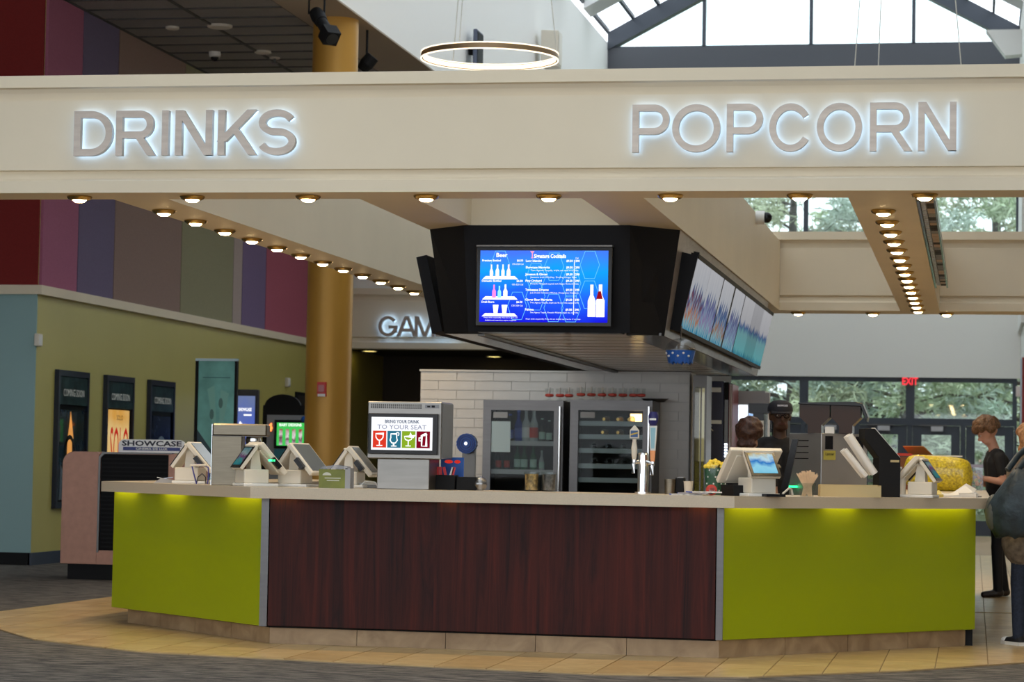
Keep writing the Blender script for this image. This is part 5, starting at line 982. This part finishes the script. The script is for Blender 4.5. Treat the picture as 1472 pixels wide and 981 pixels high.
# ring pendants
for k, (px, py, Yr, lb) in enumerate(((704, 82, 28.0, 'glowing ring pendant lamp hanging in the atrium on thin wires'), (1290, 178, 28.0, 'ring pendant lamp mostly hidden behind the sign beam, only wires showing'))):
    c = atY(px, py, Yr); R_ = .79
    t = thing('ring_pendant', lb, 'pendant lamp', (c.x, c.y, c.z)); n = 56
    ring = lambda r0, r1, z0, z1: MB().loft([[(r*math.cos(2*math.pi*i/n), r*math.sin(2*math.pi*i/n), z) for i in range(n)] for r, z in ((r0, z0), (r1, z0), (r1, z1), (r0, z1), (r0, z0))], False)
    part('rim', ring(R_-.012, R_+.012, -.03, .035), mat('bronze_rim', (.30, .20, .11), .35, .8), t, smooth=40); part('led_inner', ring(R_-.022, R_-.012, -.02, .025), glow('ring_led', (1, .84, .62), 2.6), t); part('led_outer', ring(R_+.005, R_+.016, -.036, -.026), MATS['ring_led'], t); part('led_top', ring(R_-.01, R_+.016, .035, .045), MATS['ring_led'], t)
    top = 10.9-abs(c.x-GC)*.52-c.z
    for a in (15, 135, 255): q = math.radians(a); part('wire', MB().tube([(R_*math.cos(q), R_*math.sin(q), .03), (R_*.45*math.cos(q), R_*.45*math.sin(q), top)], .006, 6), mat('wire_pale', (.6, .58, .52), .5), t)
    part('canopy_plate', MB().cyl((0, 0, top), .42, .03, 24), WPLAST, t)
# loudspeakers on the tall white wall
for px, py, m_, lb in ((684, 75, mat('speaker_slate', (.10, .12, .18), .5), 'slate wall loudspeaker seen through the ring pendant'), (781, 72, PLAST, 'cream wedge loudspeaker on the white atrium wall')):
    p = atX(px, py, AX0+.1); t = thing('wall_loudspeaker', lb, 'loudspeaker', (AX0, p.y, p.z)); part('bracket', MB().box(0, .12, -.04, .04, -.04, .04), BLACK, t)
    part('box', MB().prism([(.10, -.24), (.38, -.16), (.38, .16), (.10, .24)] if m_ is PLAST else [(.10, -.22), (.16, -.22), (.16, .22), (.10, .22)], -.30, .30, 'z'), m_, t, bevel=.01); part('grille', MB().box(.385, .39, -.14, .14, -.26, .26) if m_ is PLAST else MB().box(.162, .168, -.2, .2, -.27, .27), m_ if m_ is PLAST else BLACK, t)
p = atY(1453, 62, 46); t = thing('wall_loudspeaker', 'white wedge loudspeaker at the top right corner of the glazed gable', 'loudspeaker', (p.x, 46, p.z)); part('box', MB().prism([(-.45, .22), (.35, .22), (.35, -.22), (-.1, -.26)], -.2, .2, 'y'), WPLAST, t); part('bracket', MB().box(.3, AX1-p.x+.02, -.03, .03, -.05, .05), GPLAST, t)
# ================================================================ people
import numpy as np
def capsule(mb, a, b, ra, rb, n=12):
    a, b = Vector(a), Vector(b); d = b-a; L = d.length
    d = d.normalized() if L > 1e-6 else Vector((0, 0, 1))
    u = d.cross(Vector((.31, .87, .2))).normalized(); v = d.cross(u); R = []
    for k in range(1, 5): t = math.pi/2*(1-k/4.5); R.append((a-d*ra*math.sin(t), ra*math.cos(t)))
    R.append((a, ra)); R.append((b, rb))
    for k in range(4, 0, -1): t = math.pi/2*(1-k/4.5); R.append((b+d*rb*math.sin(t), rb*math.cos(t)))
    mb.loft([[c+u*r*math.cos(2*math.pi*i/n)+v*r*math.sin(2*math.pi*i/n) for i in range(n)] for c, r in R])
def fused(name, caps, mats, parent, voxel=.009, smooth=6, label=None):
    """one continuous surface grown round tapered limbs; each face takes the material of the limb it belongs to"""
    mb = MB()
    for a, b, ra, rb, m_ in caps: capsule(mb, a, b, ra, rb)
    me = bpy.data.meshes.new(name); me.from_pydata(mb.v, [], mb.f); o = bpy.data.objects.new(name, me); COL.objects.link(o)
    md = o.modifiers.new('r', 'REMESH'); md.mode = 'VOXEL'; md.voxel_size = voxel
    sm = o.modifiers.new('s', 'SMOOTH'); sm.factor = .5; sm.iterations = smooth
    dg = bpy.context.evaluated_depsgraph_get(); dg.update(); nm = bpy.data.meshes.new_from_object(o.evaluated_get(dg)); bpy.data.objects.remove(o); nm.name = name
    n = len(nm.polygons); C = np.zeros(n*3); nm.polygons.foreach_get('center', C); C = C.reshape(-1, 3); best = np.full(n, 9.); idx = np.zeros(n, int); keys = list(mats)
    for a, b, ra, rb, m_ in caps:
        A, B = np.array(a, float), np.array(b, float); D = B-A; q = max(1e-9, D@D); t = np.clip(((C-A)@D)/q, 0, 1)
        dist_ = np.linalg.norm(C-(A+t[:, None]*D), axis=1)-(ra+(rb-ra)*t); w = dist_ < best; best[w] = dist_[w]; idx[w] = keys.index(m_)
    nm.materials.clear()
    for k in keys: nm.materials.append(mats[k])
    nm.polygons.foreach_set('material_index', idx.astype('int32')); nm.polygons.foreach_set('use_smooth', np.ones(n, bool)); nm.update()
    o = link(name, nm, None, parent)
    if label: o['label'] = label
    return o
def hand(w, d, side, nrm, m_='skin', curl=.9):
    """palm and five fingers from wrist w pointing along d; nrm = the way the palm faces; side = direction of the thumb"""
    w, d, s, n = Vector(w), Vector(d).normalized(), Vector(side).normalized(), Vector(nrm).normalized(); C = []
    for o in (-.026, -.009, .009, .026): C.append((w+s*o*.6, w+d*.075+s*o, .019, .016, m_))
    for k, (o, l) in enumerate(((-.030, .058), (-.010, .074), (.010, .078), (.029, .070))):
        b = w+d*.08+s*o; c = math.cos(curl*.5), math.sin(curl*.5); p = b+(d*c[0]+n*c[1])*l*.45; q = p+(d*math.cos(curl*1.3)+n*math.sin(curl*1.3))*l*.55
        C += [(b, p, .0098, .009, m_), (p, q, .009, .0078, m_)]
    b = w+d*.02+s*.03; p = b+(s*.7+d*.6+n*.4).normalized()*.036; q = p+(d*.8+n*.6).normalized()*.03
    return C+[(b, p, .013, .0105, m_), (p, q, .0105, .0088, m_)]
def figure(h, top='shirt', low='trousers', bulk=1., arms=None, sleeve='short', head_off=(0, 0), nod=0., stride=0., lean=0.):
    """standing adult facing -Y; returns limbs and the head centre"""
    k = h/1.75; C = []; V = lambda x, y, z: Vector((x*k, y*k, z*k))
    for s in (-1, 1):
        hip, kn, an = V(.09*s, 0, .92), V(.10*s, -.02-stride*s*.06, .50), V(.105*s, .02-stride*s*.12, .09)
        C += [(hip, kn, .088*k, .062*k, low), (kn, an, .060*k, .048*k, low), (an+Vector((0, .02*k, -.035*k)), an+Vector((0, -.14*k, -.052*k)), .042*k, .034*k, 'shoe'), (an, an+Vector((0, 0, -.03*k)), .045*k, .042*k, 'shoe')]
        C += [(V(.03*s, 0, .95), V(.075*s, .01, .93), .105*k, .10*k, low)]
    ly = -lean
    C += [(V(0, .0, 1.0), V(0, ly*.3, 1.12), .135*k*bulk, .13*k*bulk, top), (V(-.05, ly*.4, 1.15), V(-.07, ly*.8, 1.34), .115*k*bulk, .115*k*bulk, top), (V(.05, ly*.4, 1.15), V(.07, ly*.8, 1.34), .115*k*bulk, .115*k*bulk, top),
          (V(-.12, ly, 1.415), V(.12, ly, 1.415), .07*k*bulk, .07*k*bulk, top), (V(-.16, ly, 1.40), V(.16, ly, 1.40), .06*k*bulk, .06*k*bulk, top)]
    neck0 = V(0, ly+.005, 1.43); hc = V(head_off[0], ly-.02+head_off[1], 1.64)
    C += [(neck0, hc+Vector((0, .02, -.05)), .056*k, .052*k, 'skin')]
    f = Vector((0, -math.cos(nod), -math.sin(nod))); u = Vector((0, -math.sin(nod), math.cos(nod)))
    P = lambda x, y, z: hc+Vector((x, 0, 0))*k+f*(y*k)+u*(z*k)
    C += [(P(0, -.025, .03), P(0, .02, .035), .088*k, .082*k, 'skin'), (P(0, .02, -.005), P(0, .045, -.045), .074*k, .052*k, 'skin'), (P(-.025, .05, -.075), P(.025, .05, -.075), .034*k, .034*k, 'skin'), (P(0, .088, .015), P(0, .112, -.022), .011*k, .017*k, 'skin'), (P(-.03, .085, .032), P(.03, .085, .032), .014*k, .014*k, 'skin'), (P(-.02, .088, -.052), P(.02, .088, -.052), .012*k, .012*k, 'lip')]
    for s in (-1, 1): C += [(P(.083*s, -.012, .02), P(.081*s, -.008, -.022), .014*k, .010*k, 'skin')]
    for s, A in zip((-1, 1), arms or (None, None)):
        sh = V(.185*s, ly, 1.395)
        el, wr = (V(.235*s, .03, 1.12), V(.24*s, -.05, .88)) if A is None else (Vector(A[0])*k, Vector(A[1])*k)
        mid = sh.lerp(el, .62) if sleeve == 'short' else el
        C += [(sh, mid, .058*k*bulk, (.052 if sleeve == 'short' else .047)*k*bulk, top)]
        if sleeve == 'short': C += [(mid, el, .043*k, .040*k, 'skin'), (el, wr, .040*k, .027*k, 'skin')]
        else: C += [(el, wr, .047*k*bulk, .036*k*bulk, top)]
        d = (wr-el).normalized(); sd = Vector((0, 0, 1)) if abs(d.z) < .6 else Vector((0, -1, 0)); nn = Vector((-s, 0, 0))
        C += hand(wr, d, sd, nn)
    return C, P, k
def eyes(P, k, t, glasses=False):
    for s in (-1, 1):
        part('eye', MB().ball(tuple(P(.031*s, .087, .012)), (.012*k, .007*k, .007*k), 10, 7), mat('eye_white', (.5, .48, .45), .3), t); part('pupil', MB().ball(tuple(P(.031*s, .094, .012)), .0052*k, 8, 6), GBLACK, t)
    if glasses:
        g = MB()
        for s in (-1, 1):
            g.tube([tuple(P(.034*s+.024*math.cos(a*math.pi/6), .105, .010+.019*math.sin(a*math.pi/6))) for a in range(13)], .003, 6); g.tube([tuple(P(.058*s, .105, .014)), tuple(P(.085*s, .0, .018))], .003, 6)
        g.tube([tuple(P(-.01, .108, .012)), tuple(P(.01, .108, .012))], .003, 6); part('glasses', g, GBLACK, t, 'dark framed glasses')
def hair_lumps(P, k, spots, r, seed): 
    rr = random.Random(seed); C = []
    for x, y, z in spots:
        q = P(x, y, z); C.append((q, q+Vector((rr.uniform(-.01, .01), rr.uniform(-.01, .01), rr.uniform(-.01, .01))), r*k*rr.uniform(.8, 1.15), r*k*rr.uniform(.8, 1.1), 'hair'))
    return C
def scalp(back=-1., front=.35, low=-.2, n=150, rad=.098, seed=1, zc=.035):
    rr = random.Random(seed); S = []
    while len(S) < n:
        v = Vector((rr.gauss(0, 1), rr.gauss(0, 1), rr.gauss(0, 1))).normalized()
        lim = low if v.y < .1 else front
        if v.z > lim and v.y > back: S.append((v.x*rad*.92, v.y*rad*1.08-.005, v.z*rad+zc))
    return S
BLKC = mat('black_cotton', (.012, .012, .014), .85, noise=(40, .2)); BLKT = mat('black_trouser', (.010, .010, .012), .8); SHOE = mat('dark_shoe', (.014, .012, .011), .45)
# 1 server in a cap behind the counter
p = atY(1121, 600, 20.1)
t = thing('person', 'server in black shirt, black cap and dark glasses behind the counter, facing out', 'person', (p.x, 20.1, 0), math.radians(14))
C_, P, k = figure(1.77)
fused('body', C_, {'skin': mat('skin_deep', (.075, .036, .022), .5), 'lip': mat('lip_deep', (.10, .04, .032), .45), 'shirt': BLKC, 'trousers': BLKT, 'shoe': SHOE}, t)
eyes(P, k, t, True)
cap_ = part('cap', MB().loft([[tuple(P(r*math.cos(a*math.pi/12)*.97, -.006+r*1.08*math.sin(a*math.pi/12), z)) for a in range(24)] for r, z in ((.104, .045), (.105, .075), (.092, .11), (.06, .132), (.012, .14))]), mat('cap_black', (.014, .014, .02), .8), t, 'black cap with pale lettering', smooth=60)
part('cap_brim', MB().loft([[tuple(P(r*math.cos(math.radians(a)), .06+r*1.0*math.sin(math.radians(a))*q, .052+dz-.02*q)) for a in range(0, 181, 15)] for r, q, dz in ((.085, .25, .004), (.085, .95, .0), (.085, .95, -.006), (.085, .25, -.004))], False, False), MATS['cap_black'], cap_)
part('cap_lettering', MB(Matrix.Translation(P(0, .108, .085)) @ Matrix.Rotation(-.35, 4, 'X')).text('SHOWCASE', .021, 0, 0, 0, width=.085, bold=.0008), mat('pale_thread', (.5, .52, .6), .7), cap_)
# 2 server with her back to the lobby
p = atY(1077, 620, 19.3)
t = thing('person', 'server with dark reddish-brown hair in black, back to the lobby', 'person', (p.x, 19.3, 0), math.radians(168))
C_, P, k = figure(1.60)
fused('body', C_, {'skin': mat('skin_light', (.46, .26, .18), .5), 'lip': mat('lip_light', (.42, .17, .14), .45), 'shirt': BLKC, 'trousers': BLKT, 'shoe': SHOE}, t)
S = scalp(-1, .4, -.55, 170, .103, 4)+[(.05*math.cos(a), -.085, -.055+.03*math.sin(a)) for a in range(7)]+[(x*.02, -.10, -.075) for x in range(-3, 4)]
HAIR1 = mat('auburn_dark_hair', (.055, .022, .014), .45, noise=(60, .5), bump=(90, .5))
fused('hair', hair_lumps(P, k, S, .028, 5), {'hair': HAIR1}, t, .008, 4, 'dark reddish-brown hair gathered low'); eyes(P, k, t)
# 3 young man bagging sweets at the far right of the counter
YG = 24.9; gx = atY(1437, 760, YG).x
t = thing('person', 'young man with curly brown hair in black polo and trousers bagging sweets', 'person', (gx, YG, 0), math.radians(-76))
C_, P, k = figure(1.74, arms=(((-.22, -.06, 1.13), (-.13, -.22, 1.155)), ((.24, -.02, 1.15), (.13, -.22, 1.19))), head_off=(0, -.055), nod=.5, stride=.5, lean=.05)
fused('body', C_, {'skin': mat('skin_rosy', (.52, .27, .19), .5), 'lip': mat('lip_rosy', (.42, .15, .12), .45), 'shirt': BLKC, 'trousers': BLKT, 'shoe': mat('brown_black_shoe', (.03, .018, .013), .4)}, t)
S = scalp(-1, .25, -.35, 190, .108, 9, .045); fused('hair', hair_lumps(P, k, S, .031, 6), {'hair': mat('curly_brown_hair', (.13, .065, .03), .55, noise=(70, .6), bump=(60, .8))}, t, .009, 2, 'curly brown hair'); eyes(P, k, t)
part('name_tag', MB(Matrix.Translation((-.09*k, -.18*k, 1.36*k)) @ Matrix.Rotation(.1, 4, 'Z')).box(-.03, .03, -.004, .004, -.012, .012), WPLAST, t)
# 4 customer with shoulder bag at the right edge
t = thing('person', 'customer in grey-brown coat and jeans with a dark teal shoulder bag', 'person', (.41, 18.08, 0), math.radians(-140))
COAT = mat('taupe_coat', (.16, .125, .095), .9, noise=(25, .35), bump=(40, .5)); JEANS = mat('navy_jeans', (.018, .026, .05), .8, noise=(60, .3))
C_, P, k = figure(1.56, 'coat', 'jeans', 1.12, (((-.24, .06, 1.13), (-.17, -.08, 1.0)), ((.24, .06, 1.13), (.17, -.08, 1.0))), 'long', stride=.4)
V_ = lambda x, y, z: Vector((x*k, y*k, z*k))
C_ += [(V_(s*.08, 0, 1.02), V_(s*.095, -.01, .80), .155*k, .150*k, 'coat') for s in (-1, 1)]+[(V_(-.1, 0, .84), V_(.1, 0, .84), .165*k, .165*k, 'coat'), (V_(-.09, .02, 1.47), V_(.09, .02, 1.47), .075*k, .075*k, 'coat')]
fused('body', C_, {'skin': MATS['skin_light'], 'lip': MATS['lip_light'], 'coat': COAT, 'jeans': JEANS, 'shoe': mat('black_canvas', (.012, .012, .014), .7)}, t)
HB = mat('copper_blonde_hair', (.36, .17, .07), .5, noise=(50, .4), bump=(80, .5))
S = scalp(-1, .35, -.8, 200, .104, 12)+[(x*.03, -.07-.01*abs(x), -.08-.05*z) for x in range(-3, 4) for z in range(5)]+[(s*.09, -.02+.02*y, -.05-.045*z) for s in (-1, 1) for y in range(-1, 2) for z in range(5)]
fused('hair', hair_lumps(P, k, S, .032, 8), {'hair': HB}, t, .01, 5, 'long copper-blonde hair'); eyes(P, k, t)
for s in (-1, 1):
    an = V_(.105*s, .02-.4*s*.12, .0)
    part('sole', MB(Matrix.Translation(an)).prism([(-.05*k, .07*k), (.05*k, .07*k), (.052*k, -.10*k), (.03*k, -.18*k), (-.03*k, -.18*k), (-.052*k, -.10*k)], .012, .036), WPLAST, t, 'white rubber sole'); part('toe_cap', MB().ball(tuple(an+Vector((0, -.15*k, .045))), (.04*k, .04*k, .022), 12, 8), WPLAST, t)
tb = thing('shoulder_bag', 'slouchy dark teal shoulder bag on the customer in the grey-brown coat', 'bag', (.325, 17.60, .80), math.radians(-10))
TB = mat('dark_teal_nylon', (.018, .032, .042), .45, noise=(9, .5), bump=(14, .8)); rings = []
for i in range(13):
    u = i/12; z = .46*u; wv = .235*(math.sin(math.pi*min(1, .18+u*.62))**.7)*(1-.72*max(0, u-.42)/.58); dv = .12*(math.sin(math.pi*min(1, .15+u*.75))**.6)
    rings.append([(wv*math.cos(2*math.pi*a/24)*(1+.05*math.sin(a*3+u*6))-.03*(1-u), dv*math.sin(2*math.pi*a/24)*(1+.06*math.sin(a*4+u*5)), z+.02*math.sin(a*2)) for a in range(24)])
part('pouch', MB().loft(rings), TB, tb, smooth=70)
for dx in (-.02, .05): part('strap', MB().tube([(dx-.08, .03, .46), (dx-.02, .10, .56), (dx+.04, .19, .63), (dx+.07, .30, .665), (dx+.05, .42, .60)], .022, 8), TB, tb, smooth=60)
part('side_fold', MB().ball((-.19, .0, .16), (.06, .08, .13), 14, 10), mat('worn_lining', (.07, .075, .065), .5), tb, 'worn grey-green side', smooth=60)
# ================================================================ trees beyond the glass
BARK = mat('bark', (.10, .085, .075), .9, noise=(8, .4))
def conifer(x, y, h, spread, seed, label, leafc, dens=1.0, lowest=.12):
    rr = random.Random(seed); t = thing('pine_tree', label, 'tree', (x, y, -.02), rr.uniform(0, 6))
    t['group'] = 'trees outside the far windows'
    wood = MB().tube([(0, 0, 0), (.1*rr.uniform(-1, 1), .1, h*.35), (.25*rr.uniform(-1, 1), -.1, h*.7), (.2*rr.uniform(-1, 1), 0, h)], [h*.02+.06, h*.016+.04, h*.009+.02, .02], 8)
    V = []; Fc = []
    nb = int(34*dens)
    for b in range(nb):
        f = lowest+(1-lowest)*(b+rr.random())/nb; a = rr.uniform(0, 6.28); L = spread*(1.05-f*.72)*rr.uniform(.6, 1.1); z0 = h*f
        pts = [Vector((L*s*math.cos(a+.15*s), L*s*math.sin(a+.15*s), z0+L*(.28*s-.22*s*s*rr.uniform(.4, 1.6)))) for s in (0, .3, .6, .85, 1)]
        wood.tube(pts, [.05*(1.1-f)+.012, .035, .022, .012, .006], 5)
        nt_ = int(26*dens*L)
        for k in range(nt_):
            s = rr.uniform(.18, 1.05); i = min(3, int(s*4)); p = pts[i].lerp(pts[i+1], (s*4-i) % 1)+Vector((rr.gauss(0, .16), rr.gauss(0, .16), rr.gauss(0, .13)))
            for q in range(5):
                d = Vector((rr.gauss(0, 1), rr.gauss(0, 1), rr.gauss(-.1, .7))).normalized(); w = d.cross(Vector((rr.gauss(0, 1), rr.gauss(0, 1), rr.gauss(0, 1)))).normalized()*rr.uniform(.014, .028); l = rr.uniform(.12, .30)
                o = len(V); V += [p-w, p+w, p+d*l+w*.4, p+d*l-w*.4]; Fc.append((o, o+1, o+2, o+3))
    part('trunk_and_branches', wood, BARK, t, smooth=60)
    me = bpy.data.meshes.new('needles'); me.from_pydata([tuple(v) for v in V], [], Fc); o = link('needles', me, leafc, t); o['kind'] = 'stuff'
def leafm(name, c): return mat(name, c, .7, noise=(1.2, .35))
G1, G2, G3 = leafm('needle_green', (.50, .58, .40)), leafm('needle_blue_green', (.54, .63, .55)), leafm('needle_olive', (.56, .60, .42))  # needles lightened to put the outdoor haze into their colour
TR = [(-1.4, 58, 10.0, 5.0, G2, 'broad blue-green pine left of the exit sign outside'), (1.2, 55.5, 9.3, 4.6, G1, 'dark branching pine right of the exit sign outside'), (-4.2, 57, 9.6, 4.4, G3, 'olive pine behind the steel drinks machine outside'), (-6.6, 60, 10.2, 4.8, G2, 'tall pine behind the navy cooler outside'),
      (3.8, 61, 10.6, 5.0, G1, 'tall pine at the right edge outside'), (-2.8, 66, 11.2, 5.4, G1, 'far pine between the olive and broad pines outside'), (.6, 68, 11.5, 5.6, G3, 'farthest olive pine behind the dark branching pine'), (-8.6, 66, 11, 5.2, G3, 'far left pine beyond the glass'), (4.6, 70, 12, 5.5, G2, 'far right pine beyond the glass')]
for k, (x, y, h, s, m_, lb) in enumerate(TR): conifer(x, y, h, s, 40+k, lb, m_, 1.25, .04)
hg = MB(); rr = random.Random(77); V = []; Fc = []
for k in range(16000):
    x = rr.uniform(-14, 8); y = 73+rr.uniform(-1, 1)+.3*math.sin(x); z = rr.uniform(0, 1)**1.2*(3.6+.8*math.sin(x*1.3)+.5*math.sin(x*3.1))
    d = Vector((rr.gauss(0, 1), rr.gauss(0, .6), rr.gauss(.3, .8))).normalized(); w = d.cross(Vector((rr.gauss(0, 1), rr.gauss(0, 1), rr.gauss(0, 1)))).normalized()*rr.uniform(.03, .06); p = Vector((x, y, z)); l = rr.uniform(.15, .35); o = len(V)
    V += [p-w, p+w, p+d*l+w*.4, p+d*l-w*.4]; Fc.append((o, o+1, o+2, o+3))
me = bpy.data.meshes.new('hedge'); me.from_pydata([tuple(v) for v in V], [], Fc); o = link('undergrowth', me, G3); tag(o, 'tangled green undergrowth beyond the pines outside', 'undergrowth', kind='stuff')
